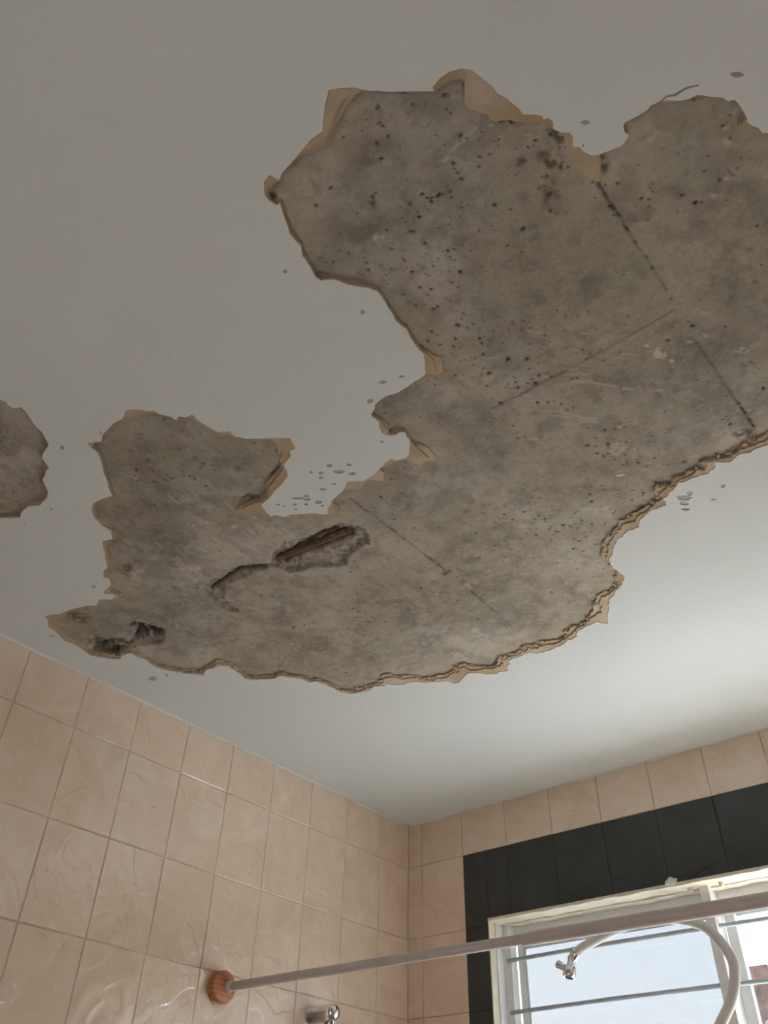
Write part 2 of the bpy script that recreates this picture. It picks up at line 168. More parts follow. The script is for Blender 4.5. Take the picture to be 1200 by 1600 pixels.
def tube(bm, pts, r, n=24, caps=True, mat=0):
    rad = r if isinstance(r, (list, tuple)) else [r] * len(pts)
    rings = []
    for (p, a, b), rr in zip(frames_along(pts), rad):
        rings.append([bm.verts.new(p + (a * math.cos(2 * math.pi * k / n) + b * math.sin(2 * math.pi * k / n)) * rr) for k in range(n)])
    for r0, r1 in zip(rings, rings[1:]):
        for k in range(n):
            f = bm.faces.new((r0[k], r0[(k + 1) % n], r1[(k + 1) % n], r1[k])); f.smooth = True; f.material_index = mat
    if caps:
        f = bm.faces.new(rings[0][::-1]); f.material_index = mat
        f = bm.faces.new(rings[-1]); f.material_index = mat

def lathe(bm, origin, axis, prof, n=40):
    """prof = (distance along axis, radius)"""
    axis = Vector(axis).normalized(); o = Vector(origin)
    a = axis.orthogonal().normalized(); b = axis.cross(a)
    rings = []
    for d, r in prof:
        if r < 1e-6: rings.append([bm.verts.new(o + axis * d)])
        else: rings.append([bm.verts.new(o + axis * d + (a * math.cos(2 * math.pi * k / n) + b * math.sin(2 * math.pi * k / n)) * r) for k in range(n)])
    for r0, r1 in zip(rings, rings[1:]):
        for k in range(n):
            k2 = (k + 1) % n
            if len(r0) == 1 and len(r1) == 1: continue
            if len(r0) == 1: f = bm.faces.new((r0[0], r1[k], r1[k2]))
            elif len(r1) == 1: f = bm.faces.new((r0[k], r0[k2], r1[0]))
            else: f = bm.faces.new((r0[k], r0[k2], r1[k2], r1[k]))
            f.smooth = True

def smooth_path(pts, n=10):
    """Catmull-Rom through pts"""
    P = [Vector(p) for p in pts]
    P = [P[0] * 2 - P[1]] + P + [P[-1] * 2 - P[-2]]
    out = []
    for i in range(1, len(P) - 2):
        for k in range(n):
            t = k / n
            a, b, c, d = P[i - 1], P[i], P[i + 1], P[i + 2]
            out.append(0.5 * ((2 * b) + (c - a) * t + (2 * a - 5 * b + 4 * c - d) * t * t + (3 * b - a - 3 * c + d) * t ** 3))
    out.append(P[-2])
    return out

# ------------------------------------------------------------------ materials
class NT:
    def __init__(s, name):
        s.m = bpy.data.materials.new(name); s.m.use_nodes = True
        s.t = s.m.node_tree; s.n = s.t.nodes
        s.b = s.n['Principled BSDF']
        s.co = s.n.new('ShaderNodeTexCoord').outputs['Object']
    def link(s, a, b): s.t.links.new(a, b)
    def noise(s, scale, detail=4, rough=0.55, dist=0.0, vec=None, col=False):
        x = s.n.new('ShaderNodeTexNoise')
        x.inputs['Scale'].default_value = scale; x.inputs['Detail'].default_value = detail
        x.inputs['Roughness'].default_value = rough; x.inputs['Distortion'].default_value = dist
        s.link(vec or s.co, x.inputs['Vector'])
        return x.outputs['Color' if col else 'Fac']
    def voro(s, scale, feature='F1', vec=None):
        x = s.n.new('ShaderNodeTexVoronoi'); x.feature = feature
        x.inputs['Scale'].default_value = scale; s.link(vec or s.co, x.inputs['Vector'])
        return x.outputs['Distance']
    def ramp(s, fac, stops):
        x = s.n.new('ShaderNodeValToRGB'); s.link(fac, x.inputs[0]); e = x.color_ramp.elements
        while len(e) < len(stops): e.new(0.5)
        for k, (p, c) in enumerate(stops):
            e[k].position = p
            c = c if isinstance(c, tuple) else (c, c, c)
            e[k].color = (*c, 1)
        return x.outputs[0]
    def mix(s, fac, a, b, mode='MIX'):
        x = s.n.new('ShaderNodeMix'); x.data_type = 'RGBA'; x.blend_type = mode
        for sock, v in ((x.inputs[0], fac), (x.inputs[6], a), (x.inputs[7], b)):
            if hasattr(v, 'links'): s.link(v, sock)
            elif isinstance(v, tuple): sock.default_value = (*v, 1)
            else: sock.default_value = v
        return x.outputs[2]
    def math(s, op, a, b=0.0):
        x = s.n.new('ShaderNodeMath'); x.operation = op
        for sock, v in ((x.inputs[0], a), (x.inputs[1], b)):
            if hasattr(v, 'links'): s.link(v, sock)
            else: sock.default_value = v
        return x.outputs[0]
    def attr(s, name):
        x = s.n.new('ShaderNodeAttribute'); x.attribute_name = name
        return x.outputs['Fac']
    def bump(s, h, strength=0.3, dist=0.002, prev=None):
        x = s.n.new('ShaderNodeBump'); x.inputs['Strength'].default_value = strength
        x.inputs['Distance'].default_value = dist; s.link(h, x.inputs['Height'])
        if prev: s.link(prev, x.inputs['Normal'])
        return x.outputs[0]
    def done(s, col, rough=0.6, nrm=None, metal=0.0, spec=0.5):
        for k, v in (('Base Color', col), ('Roughness', rough), ('Metallic', metal), ('Specular IOR Level', spec)):
            if hasattr(v, 'links'): s.link(v, s.b.inputs[k])
            elif isinstance(v, tuple): s.b.inputs[k].default_value = (*v, 1)
            else: s.b.inputs[k].default_value = v
        if nrm: s.link(nrm, s.b.inputs['Normal'])
        return s.m

def mat_paint():
    s = NT('white_ceiling_paint')
    big = s.noise(2.2, 3, 0.5)
    col = s.mix(big, (0.63, 0.655, 0.635), (0.69, 0.695, 0.67))
    smear = s.ramp(s.noise(26, 6, 0.65, 0.8), [(0.60, 0.0), (0.78, 1.0)])
    col = s.mix(s.math('MULTIPLY', smear, 0.10), col, (0.42, 0.39, 0.35))
    n = s.bump(s.noise(3.0, 2, 0.5), 0.5, 0.006)
    n = s.bump(s.noise(160, 3, 0.6), 0.35, 0.0006, n)
    n = s.bump(s.ramp(s.noise(55, 4, 0.55, 0.6), [(0.45, 0.0), (0.62, 1.0)]), 0.35, 0.0006, n)
    return s.done(col, 0.75, n, spec=0.25)

def mat_tan():
    s = NT('tan_undercoat_plaster')
    c = s.ramp(s.noise(30, 5, 0.6), [(0.3, (0.43, 0.335, 0.235)), (0.7, (0.56, 0.46, 0.36))])
    c = s.mix(s.ramp(s.noise(9, 2, 0.5), [(0.36, 0.0), (0.56, 1.0)]), c, (0.40, 0.30, 0.185))
    n = s.bump(s.noise(220, 3), 0.3, 0.0006)
    return s.done(c, 0.9, n, spec=0.2)

def mat_rim():
    s = NT('broken_plaster_edge')
    c = s.ramp(s.noise(40, 4, 0.6), [(0.35, (0.30, 0.245, 0.185)), (0.7, (0.50, 0.40, 0.30))])
    c = s.mix(s.ramp(s.noise(11, 3, 0.5), [(0.45, 0.0), (0.58, 1.0)]), c, (0.27, 0.235, 0.19))
    return s.done(c, 0.92, s.bump(s.noise(260, 3), 0.5, 0.001), spec=0.2)

def mat_filler():
    s = NT('grey_chipped_plaster')
    c = s.ramp(s.noise(90, 4), [(0.35, (0.34, 0.34, 0.325)), (0.7, (0.47, 0.46, 0.43))])
    return s.done(c, 0.9, s.bump(s.noise(300, 3), 0.5, 0.0008), spec=0.2)

def mat_concrete():
    s = NT('bare_concrete')
    base = s.ramp(s.noise(5.0, 6, 0.62, 0.4), [(0.34, (0.225, 0.195, 0.158)), (0.50, (0.345, 0.31, 0.262)), (0.66, (0.47, 0.43, 0.37))])
    warm = s.ramp(s.noise(2.6, 3, 0.5), [(0.42, 0.0), (0.62, 1.0)])
    base = s.mix(s.math('MULTIPLY', warm, 0.65), base, (0.29, 0.24, 0.165))
    green = s.ramp(s.noise(4.3, 3, 0.5, 0.2), [(0.60, 0.0), (0.72, 1.0)])
    base = s.mix(s.math('MULTIPLY', green, 0.35), base, (0.225, 0.235, 0.185))
    blot = s.ramp(s.noise(13, 5, 0.6, 0.3), [(0.54, 0.0), (0.66, 1.0)])
    base = s.mix(s.math('MULTIPLY', blot, 0.5), base, (0.155, 0.135, 0.11))
    lime = s.ramp(s.noise(48, 5, 0.6, 0.5), [(0.58, 0.0), (0.70, 1.0)])
    base = s.mix(s.math('MULTIPLY', lime, 0.45), base, (0.44, 0.40, 0.34))
    mpn = s.n.new('ShaderNodeMapping'); mpn.inputs['Rotation'].default_value = (0, 0, math.radians(-32)); mpn.inputs['Scale'].default_value = (1.0, 6.0, 1.0)
    s.link(s.co, mpn.inputs['Vector'])
    streak = s.ramp(s.noise(22, 4, 0.6, 0.3, mpn.outputs[0]), [(0.60, 0.0), (0.74, 1.0)])
    base = s.mix(s.math('MULTIPLY', streak, 0.45), base, (0.43, 0.39, 0.33))
    fine = s.ramp(s.noise(75, 4, 0.6), [(0.56, 0.0), (0.66, 1.0)])
    base = s.mix(s.math('MULTIPLY', fine, 0.35), base, (0.15, 0.13, 0.105))
    speck = s.ramp(s.noise(210, 3, 0.6), [(0.35, 0.0), (0.65, 1.0)])
    base = s.mix(0.13, base, s.mix(speck, (0.12, 0.10, 0.085), (0.46, 0.42, 0.37)))
    base = s.mix(s.math('MULTIPLY', s.attr('grey_dark'), 0.62), base, (0.115, 0.10, 0.085))
    base = s.mix(s.attr('tanned'), base, (0.44, 0.355, 0.24))
    base = s.mix(s.attr('pale'), base, (0.56, 0.47, 0.385))
    base = s.mix(s.attr('rust'), base, s.mix(s.noise(120, 4), (0.10, 0.055, 0.035), (0.22, 0.13, 0.085)))
    base = s.mix(s.math('MULTIPLY', s.attr('brown'), 0.8), base, (0.105, 0.065, 0.038))
    base = s.mix(s.attr('dirt_shade'), base, (0.045, 0.036, 0.028))  # grime of the joints plus painted shade of pits and cracks
    n = s.bump(s.noise(60, 5, 0.6), 0.4, 0.0012)
    n = s.bump(s.noise(420, 3, 0.6), 0.3, 0.0003, n)
    return s.done(base, 0.88, n, spec=0.25)

def mat_tile(name, lo, mid, hi, rough, swirl=1.0):
    s = NT(name)
    r = s.attr('tile_rand')
    mp = s.n.new('ShaderNodeVectorMath'); mp.operation = 'ADD'
    cmb = s.n.new('ShaderNodeCombineXYZ')
    for i in range(3): s.link(s.math('MULTIPLY', r, 7.0 + 5 * i), cmb.inputs[i])
    s.link(s.co, mp.inputs[0]); s.link(cmb.outputs[0], mp.inputs[1])
    v = mp.outputs[0]
    c = s.ramp(s.noise(9, 5, 0.6, 1.2, v), [(0.30, lo), (0.5, mid), (0.72, hi)])
    veins = s.ramp(s.noise(7, 3, 0.5, 2.2, v), [(0.47, 0.0), (0.50, 1.0), (0.53, 0.0)])
    c = s.mix(s.math('MULTIPLY', veins, 0.22 * swirl), c, hi)
    c = s.mix(s.math('MULTIPLY', s.math('SUBTRACT', r, 0.5), 0.25), c, hi)
    edge = s.ramp(s.noise(8, 2, 0.5, 1.4, v), [(0.46, 0.0), (0.52, 1.0)])
    n = s.bump(edge, 0.5 * swirl, 0.0018)
    n = s.bump(s.noise(26, 3, 0.55, 0.8, v), 0.45, 0.0035, n)
    s.b.inputs['Coat Weight'].default_value = 0.7 * swirl
    s.b.inputs['Coat Roughness'].default_value = 0.03; s.b.inputs['Coat IOR'].default_value = 1.9
    s.link(n, s.b.inputs['Coat Normal'])
    return s.done(c, rough, n, spec=0.5)

def mat_plain(name, c0, c1, rough=0.5, scale=30, metal=0.0, bump=0.15, dist=0.001):
    s = NT(name)
    c = s.ramp(s.noise(scale, 4, 0.6), [(0.35, c0), (0.65, c1)])
    n = s.bump(s.noise(scale * 3, 3), bump, dist) if bump else None
    return s.done(c, rough, n, metal=metal)

def mat_wood():
    s = NT('orange_brown_wood')
    w = s.n.new('ShaderNodeTexWave'); w.inputs['Scale'].default_value = 30; w.inputs['Distortion'].default_value = 4
    w.inputs['Detail'].default_value = 3; w.bands_direction = 'Z'; s.link(s.co, w.inputs['Vector'])
    c = s.ramp(w.outputs['Fac'], [(0.1, (0.36, 0.125, 0.045)), (0.9, (0.44, 0.17, 0.065))])
    return s.done(c, 0.38, s.bump(w.outputs['Fac'], 0.1, 0.0005))

def mat_frosted():
    m = bpy.data.materials.new('frosted_glass'); m.use_nodes = True
    t = m.node_tree; t.nodes.clear()
    out = t.nodes.new('ShaderNodeOutputMaterial')
    tr = t.nodes.new('ShaderNodeBsdfTranslucent'); tr.inputs[0].default_value = (0.56, 0.58, 0.595, 1)
    rf = t.nodes.new('ShaderNodeBsdfRefraction'); rf.inputs['Color'].default_value = (0.56, 0.58, 0.595, 1)
    rf.inputs['Roughness'].default_value = 0.26; rf.inputs['IOR'].default_value = 1.12
    gl = t.nodes.new('ShaderNodeBsdfGlossy'); gl.inputs['Roughness'].default_value = 0.12
    a = t.nodes.new('ShaderNodeMixShader'); a.inputs[0].default_value = 0.08
    b = t.nodes.new('ShaderNodeMixShader'); b.inputs[0].default_value = 0.05
    t.links.new(rf.outputs[0], a.inputs[1]); t.links.new(tr.outputs[0], a.inputs[2])
    t.links.new(a.outputs[0], b.inputs[1]); t.links.new(gl.outputs[0], b.inputs[2])
    t.links.new(b.outputs[0], out.inputs[0])
    return m

M_paint, M_tan, M_filler, M_conc, M_rim = mat_paint(), mat_tan(), mat_filler(), mat_concrete(), mat_rim()
M_tile = mat_tile('beige_marbled_tile', (0.66, 0.49, 0.355), (0.71, 0.545, 0.41), (0.76, 0.62, 0.49), 0.12)
M_black = mat_tile('charcoal_tile', (0.020, 0.022, 0.022), (0.027, 0.030, 0.030), (0.036, 0.040, 0.040), 0.55, 0.12)
M_grout = mat_plain('tile_grout', (0.36, 0.29, 0.22), (0.52, 0.44, 0.36), 0.9, 14)
M_dgrout = mat_plain('dark_tile_joint', (0.012, 0.012, 0.012), (0.03, 0.028, 0.026), 0.9, 14)
M_cream = mat_plain('cream_painted_plaster', (0.64, 0.57, 0.43), (0.75, 0.69, 0.56), 0.6, 24, bump=0.5, dist=0.002)
M_steel = mat_plain('white_painted_steel', (0.74, 0.74, 0.73), (0.82, 0.82, 0.81), 0.4, 18)
M_bar = mat_plain('grey_bars_shaded_sash', (0.36, 0.40, 0.43), (0.44, 0.48, 0.51), 0.4, 18)
M_rod = mat_plain('off_white_tube', (0.52, 0.46, 0.42), (0.58, 0.52, 0.48), 0.33, 40, bump=0.05)
M_pipe = mat_plain('white_pipe', (0.66, 0.63, 0.60), (0.72, 0.69, 0.66), 0.3, 20, bump=0.05)
M_chrome = mat_plain('chrome', (0.72, 0.72, 0.73), (0.80, 0.80, 0.81), 0.09, 20, metal=1.0, bump=0.0)
M_dark = mat_plain('black_rubber', (0.02, 0.02, 0.02), (0.035, 0.035, 0.035), 0.5, 40)
M_wood = mat_wood()
M_frost = mat_frosted()
M_rust = mat_plain('rusty_steel', (0.10, 0.055, 0.04), (0.19, 0.115, 0.085), 0.9, 120, bump=0.8, dist=0.002)
M_brick = mat_plain('red_brown_brick', (0.045, 0.038, 0.034), (0.21, 0.145, 0.125), 0.9, 3.2)
M_roof = mat_plain('roof_tiles', (0.25, 0.16, 0.13), (0.38, 0.25, 0.20), 0.85, 6)
M_yard = mat_plain('yard_paving', (0.45, 0.475, 0.48), (0.55, 0.575, 0.58), 0.95, 2)
M_shelf = mat_plain('grey_bounce_shelf', (0.38, 0.385, 0.375), (0.46, 0.465, 0.45), 0.7, 6)
M_floor = mat_plain('floor_tile', (0.30, 0.24, 0.19), (0.38, 0.31, 0.25), 0.3, 6)

# ------------------------------------------------------------------ ceiling
rng = np.random.default_rng(11)

def jag(poly, amp, seed, minlen=0.004, ratio=0.22):
    """break each straight run of a closed outline into small ragged steps (metres)"""
    r = random.Random(seed)
    P = [(x / 1000.0, y / 1000.0) for x, y in poly]
    Q = [P[0]]
    for p in P[1:]:
        if math.dist(p, Q[-1]) > 0.0008: Q.append(p)
    P = Q
    def sub(a, b):
        d = math.dist(a, b)
        if d < minlen: return [a]
        soft = min(1.0, max(0.12, ((a[1] + b[1]) / 2 + 1.42) / 0.35))      # smooth torn paint in the middle of the room, crumbly rim near the window
        k = min(amp, d * ratio) * r.uniform(-1, 1) * soft
        mx, my = (a[0] + b[0]) / 2, (a[1] + b[1]) / 2
        mid = (mx - (b[1] - a[1]) / d * k, my + (b[0] - a[0]) / d * k)
        return sub(a, mid) + sub(mid, b)
    out = []
    for i in range(len(P)):
        out += sub(P[i], P[(i + 1) % len(P)])
    return out

def inside(px, py, poly):
    poly = np.asarray(poly); x0, y0 = poly[:, 0], poly[:, 1]
    x1, y1 = np.roll(x0, -1), np.roll(y0, -1)
    res = np.zeros(px.shape, bool)
    for a, b, c, d in zip(x0, y0, x1, y1):
        if b == d: continue
        cond = ((b > py) != (d > py)) & (px < (c - a) * (py - b) / (d - b) + a)
        res ^= cond
    return res

def seg_dist(px, py, pts, closed=False):
    pts = np.asarray(pts, float); n = len(pts)
    best = np.full(px.shape, 9.0)
    for i in range(n if closed else n - 1):
        a = pts[i]; b = pts[(i + 1) % n]; d = b - a; L = max(d @ d, 1e-12)
        t = np.clip(((px - a[0]) * d[0] + (py - a[1]) * d[1]) / L, 0, 1)
        best = np.minimum(best, np.hypot(px - a[0] - t * d[0], py - a[1] - t * d[1]))
    return best

CX0, CX1, CY0, CY1 = 0.0, 2.3, -3.2, 0.0

def sheet(loops, z0, z1, name, mats, parent, floors=(), wall_mat=1):
    """flat layer with ragged holes: underside at z0, hole sides rise to z1. floors: chip outlines with a shallow bottom"""
    outer = [(CX0, CY0), (CX1, CY0), (CX1, CY1), (CX0, CY1)]
    pts, edges = [], []
    for lp in [outer] + loops + list(floors):
        b = len(pts); pts += [Vector(p) for p in lp]
        edges += [(b + i, b + (i + 1) % len(lp)) for i in range(len(lp))]
    V, E, F, ov, oe, of = delaunay_2d_cdt(pts, edges, [], 0, 1e-6)
    F = [tuple(f) for f in F]
    cen = np.array([[(V[a].x + V[b].x + V[c].x) / 3, (V[a].y + V[b].y + V[c].y) / 3] for a, b, c in F])
    keep = inside(cen[:, 0], cen[:, 1], outer)
    for lp in loops: keep &= ~inside(cen[:, 0], cen[:, 1], lp)
    bm = bmesh.new()
    lo = [bm.verts.new((v.x, v.y, z0)) for v in V]
    hi = {}
    def up(i, z):
        if (i, z) not in hi: hi[(i, z)] = bm.verts.new((V[i].x, V[i].y, z))
        return hi[(i, z)]
    chip = np.full(len(F), -1)
    for k, lp in enumerate(floors):
        chip[inside(cen[:, 0], cen[:, 1], lp)] = k
    ecount = {}
    for k, f in enumerate(F):
        if not keep[k]: continue
        if chip[k] < 0:
            fc = bm.faces.new([lo[i] for i in f])
            for a, b in ((f[0], f[1]), (f[1], f[2]), (f[2], f[0])):
                ecount.setdefault((min(a, b), max(a, b)), []).append(k)
        else:
            fc = bm.faces.new([up(i, z0 + 0.0012) for i in f]); fc.material_index = 2
    chip_e = set()
    for k, f in enumerate(F):
        if keep[k] and chip[k] >= 0:
            for a, b in ((f[0], f[1]), (f[1], f[2]), (f[2], f[0])): chip_e.add((min(a, b), max(a, b)))
    for (a, b), ks in ecount.items():
        if len(ks) == 1:
            z = z0 + 0.0012 if (a, b) in chip_e else z1
            fc = bm.faces.new((lo[a], lo[b], up(b, z), up(a, z)))
            fc.material_index = 2 if (a, b) in chip_e else wall_mat
    loose = [v for v in bm.verts if not v.link_faces]
    bmesh.ops.delete(bm, geom=loose, context='VERTS')
    return finish(bm, name, mats, parent)

ceiling = empty('ceiling', (0, 0, H), kind='structure')
tag(ceiling, 'white painted ceiling with large patches fallen down to bare concrete', 'ceiling')

def chip_loop(c, seed):
    r = random.Random(seed); x, y, ax, ay, bx, by = c; out = []
    n = 14
    for k in range(n):
        t = 2 * math.pi * k / n; s = r.uniform(0.72, 1.12)
        out.append(((x + (ax * math.cos(t) + bx * math.sin(t)) * s) / 1000, (y + (ay * math.cos(t) + by * math.sin(t)) * s) / 1000))
    return out

def crack_loop(line, wdt):
    P = [Vector((x / 1000, y / 1000)) for x, y in line]; L, R = [], []
    for i, p in enumerate(P):
        t = (P[min(i + 1, len(P) - 1)] - P[max(i - 1, 0)]).normalized(); nn = Vector((-t.y, t.x))
        s = wdt * (0.4 + math.sin(math.pi * (i + 0.5) / len(P)))
        L.append(tuple(p + nn * s)); R.append(tuple(p - nn * s))
    return L + R[::-1]

W1, W2 = jag(WHITE_EDGE, 0.0022, 1, 0.003), jag(WHITE_EDGE_SMALL, 0.0015, 2)
T1, T2 = jag(TAN_EDGE, 0.0032, 3, 0.003, 0.28), jag(TAN_EDGE_SMALL, 0.002, 4)
# the middle step runs between the two outlines, more ragged
def between(inner, outer, seed):
    O = np.array(outer, float); r = random.Random(seed); out = []
    for p in inner:
        d = np.hypot(O[:, 0] - p[0], O[:, 1] - p[1]); i = int(d.argmin()); k = 0.45 if d[i] < 30 else 30.0 / d[i] * 0.45
        k *= r.uniform(0.6, 1.2)
        out.append((p[0] + (O[i, 0] - p[0]) * k, p[1] + (O[i, 1] - p[1]) * k))
    return out
N1 = jag(between(TAN_EDGE, WHITE_EDGE, 5), 0.004, 6, 0.003, 0.3)
Z_TAN, Z_MID, Z_CONC = H + 0.0016, H + 0.0044, H + 0.0084
chips = [chip_loop(c, 50 + i) for i, c in enumerate(CHIPS)] + [crack_loop(CRACK, 0.0011)]
sheet([W1, W2], H, Z_TAN + 0.0002, 'white_paint_coat', [M_paint, M_paint, M_filler], ceiling, chips)
sheet([N1, T2], Z_TAN, Z_MID + 0.0002, 'tan_skim_coat', [M_tan, M_rim], ceiling)
sheet([T1, T2], Z_MID, H + 0.012, 'tan_base_coat', [M_tan, M_rim], ceiling)

# concrete: a fine relief of the exposed slab
STEP = 0.002
gx = np.arange(0.30 - 0.24, 1.76, STEP); gy = np.arange(-1.85, -0.60, STEP)
X, Y = np.meshgrid(gx, gy); ny, nx = X.shape

def value_noise(cell, seed):
    r = np.random.default_rng(seed)
    sx, sy = int((gx[-1] - gx[0]) / cell) + 4, int((gy[-1] - gy[0]) / cell) + 4
    g = r.random((sy, sx))
    u = (X - gx[0]) / cell; v = (Y - gy[0]) / cell
    i = u.astype(int); j = v.astype(int); fu = u - i; fv = v - j
    fu = fu * fu * (3 - 2 * fu); fv = fv * fv * (3 - 2 * fv)
    return (g[j, i] * (1 - fu) + g[j, i + 1] * fu) * (1 - fv) + (g[j + 1, i] * (1 - fu) + g[j + 1, i + 1] * fu) * fv

D = 0.0016 * (value_noise(0.12, 1) - 0.5) + 0.0009 * (value_noise(0.03, 2) - 0.5) + 0.0006 * (value_noise(0.009, 3) - 0.5)
rustA = np.zeros_like(D); dirt_shade = np.zeros_like(D); pale = np.zeros_like(D); greyd = np.zeros_like(D)
S = lambda e0, e1, v: (lambda t: t * t * (3 - 2 * t))(np.clip((v - e0) / (e1 - e0), 0, 1))
mm = lambda L: [(x / 1000, y / 1000) for x, y in L]

# chased-out trench with the reinforcement showing
tr = jag(TRENCH, 0.002, 21)
ins = inside(X, Y, tr); dist = seg_dist(X, Y, tr, True)
rough = 0.005 * (value_noise(0.010, 5) - 0.35) + 0.0045 * (value_noise(0.0055, 6) - 0.5)
depth = np.where(ins, S(0, 0.007, dist) * (0.0065 + rough), 0)
cr = seg_dist(X, Y, mm(TRENCH_CRACK)); depth += np.where(ins, 0.014 * S(0.0055, 0.0015, cr), 0)
cr2 = seg_dist(X, Y, mm(TRENCH_CRACK_LONG)); depth += np.where(ins, 0.016 * S(0.0050, 0.0018, cr2), 0)
rb = seg_dist(X, Y, mm(REBAR_LINE)); depth += np.where(ins, 0.009 * S(0.016, 0.006, rb), 0)
greyd = np.maximum(greyd, np.where(ins, 0.45 + 0.5 * value_noise(0.008, 7), 0) * S(0, 0.004, dist))
rustA = np.maximum(rustA, np.where(ins, 0.75 * S(0.030, 0.010, rb) * S(0.25, 0.55, value_noise(0.012, 8)), 0))
dirt_shade = np.maximum(dirt_shade, np.where(ins, 0.7 * S(0.006, 0.002, np.minimum(cr, cr2)), 0))  # shade of the undercuts painted along the crack lines
pale = np.maximum(pale, 0.35 * np.where(ins, S(0.62, 0.8, value_noise(0.006, 17)), 0))
D += depth
# crumbled pocket by the left wall
pk = jag(POCKET, 0.003, 22)
ins = inside(X, Y, pk); dist = seg_dist(X, Y, pk, True)
rough = 0.012 * (value_noise(0.012, 9) - 0.3) + 0.008 * (value_noise(0.006, 10) - 0.5)
deep = S(0.022, 0.004, seg_dist(X, Y, mm(POCKET_DEEP))) + S(0.028, 0.006, seg_dist(X, Y, mm(POCKET_DEEP_SIDE)))
D += np.where(ins, S(0, 0.008, dist) * (0.006 + rough * 1.2 + 0.018 * deep), 0)
dirt_shade = np.maximum(dirt_shade, np.where(ins, (0.5 + 0.5 * np.clip(deep, 0, 1)) * S(0.25, 0.6, value_noise(0.010, 12)) * S(0, 0.006, dist), 0))
pale = np.maximum(pale, np.where(ins, 0.5 * S(0.6, 0.75, value_noise(0.009, 13)) * (1 - np.clip(deep, 0, 1)), 0))
# board joints of the old formwork
for k, sm in enumerate(SEAMS):
    d = seg_dist(X, Y, mm(sm)); br = S(0.35, 0.65, value_noise(0.006, 30 + k)) * (0.35 + 0.65 * S(0.25, 0.5, value_noise(0.05, 70 + k)))
    D += 0.0028 * S(0.0032, 0.0010, d) * (0.3 + br)
    D -= 0.0009 * S(0.009, 0.004, d) * value_noise(0.012, 35 + k)
    dirt_shade = np.maximum(dirt_shade, 0.7 * S(0.0032, 0.0010, d) * (0.25 + 0.75 * br))
for sm in HAIRLINE:
    d = seg_dist(X, Y, mm(sm)); D += 0.0009 * S(0.0025, 0.0008, d); dirt_shade = np.maximum(dirt_shade, 0.55 * S(0.0024, 0.0008, d) * (0.5 + 0.5 * value_noise(0.02, 40)))
for k, sm in enumerate(SCRATCHES):
    d = seg_dist(X, Y, mm(sm)); D += 0.0006 * S(0.003, 0.001, d); pale = np.maximum(pale, 0.45 * S(0.0038, 0.001, d) * S(0.3, 0.5, value_noise(0.01, 60 + k)))
sr = random.Random(77)                 # scrape marks left by the tool
for k in range(70):
    p, q = (SCRATCHES[0] if k < 45 else SCRATCHES[6])
    dx, dy = (q[0] - p[0]) / 1000, (q[1] - p[1]) / 1000; L = math.hypot(dx, dy); dx /= L; dy /= L
    cx, cy = (p[0] + sr.gauss(-10, 75)) / 1000, (p[1] + sr.gauss(20, 55)) / 1000
    h = sr.uniform(0.004, 0.016); a_ = sr.uniform(-.15, .15); dx, dy = dx - dy * a_, dy + dx * a_
    i0, i1 = max(int((cx - .03 - gx[0]) / STEP), 0), int((cx + .03 - gx[0]) / STEP); j0, j1 = max(int((cy - .03 - gy[0]) / STEP), 0), int((cy + .03 - gy[0]) / STEP)
    sx, sy = X[j0:j1, i0:i1], Y[j0:j1, i0:i1]
    if sx.size == 0: continue
    d = seg_dist(sx, sy, [(cx - dx * h, cy - dy * h), (cx + dx * h, cy + dy * h)]); w_ = S(sr.uniform(0.0022, 0.0042), 0.0005, d)
    D[j0:j1, i0:i1] += 0.0006 * w_; pale[j0:j1, i0:i1] = np.maximum(pale[j0:j1, i0:i1], sr.uniform(0.25, 0.6) * w_)
# lime flecks, and pale patches added to brighten the concrete towards the window
fleck = S(0.62, 0.80, 0.6 * value_noise(0.0075, 121) + 0.4 * value_noise(0.020, 122))
near = np.clip(0.25 + 0.9 * S(-1.45, -0.85, Y), 0, 1)
pale = np.maximum(pale, 0.26 * fleck * near); D -= 0.0003 * fleck * near
pale = np.maximum(pale, 0.32 * S(0.45, 0.85, value_noise(0.035, 123)) * near * (0.5 + 0.5 * value_noise(0.006, 124)))
# worn smudges beside the crossing of the joints
for x, y in mm(DENTS):
    d = np.hypot(X - x, Y - y); k = S(0.022, 0.003, d) * S(0.35, 0.65, value_noise(0.009, 44))
    D += 0.003 * k; greyd = np.maximum(greyd, 0.8 * k)
# lime chips
warp_x = 0.006 * (value_noise(0.012, 14) - 0.5); warp_y = 0.006 * (value_noise(0.012, 15) - 0.5)
for k, (x, y, ax, ay, bx, by) in enumerate(PALE_SPOTS):
    det = (ax * by - ay * bx) / 1e6
    if abs(det) < 1e-9: continue
    u = X + warp_x - x / 1000; v = Y + warp_y - y / 1000
    a = (u * by - v * bx) / 1000 / det; b = (-u * ay + v * ax) / 1000 / det
    q = S(1.15, 0.75, np.hypot(a, b)) * S(0.25, 0.45, value_noise(0.007, 80 + k % 5))
    pale = np.maximum(pale, (0.85 if k in (0, 1, 2, 3, 27) else 0.5) * q); D -= 0.0006 * q
def blobs(lst, seed, soft=0.7):
    wx = 0.02 * (value_noise(0.03, seed) - 0.5); wy = 0.02 * (value_noise(0.03, seed + 1) - 0.5); out = np.zeros_like(D)
    for x, y, ax, ay, bx, by in lst:
        det = (ax * by - ay * bx) / 1e6
        u = X + wx - x / 1000; v = Y + wy - y / 1000
        a = (u * by - v * bx) / 1000 / det; b = (-u * ay + v * ax) / 1000 / det
        out = np.maximum(out, S(1.3, soft, np.hypot(a, b)))
    return out
brown = blobs(BROWN_PATCHES, 90, 0.4) * S(0.2, 0.6, value_noise(0.006, 92))  # brown stains by the upper rim, more brown patches along other edges
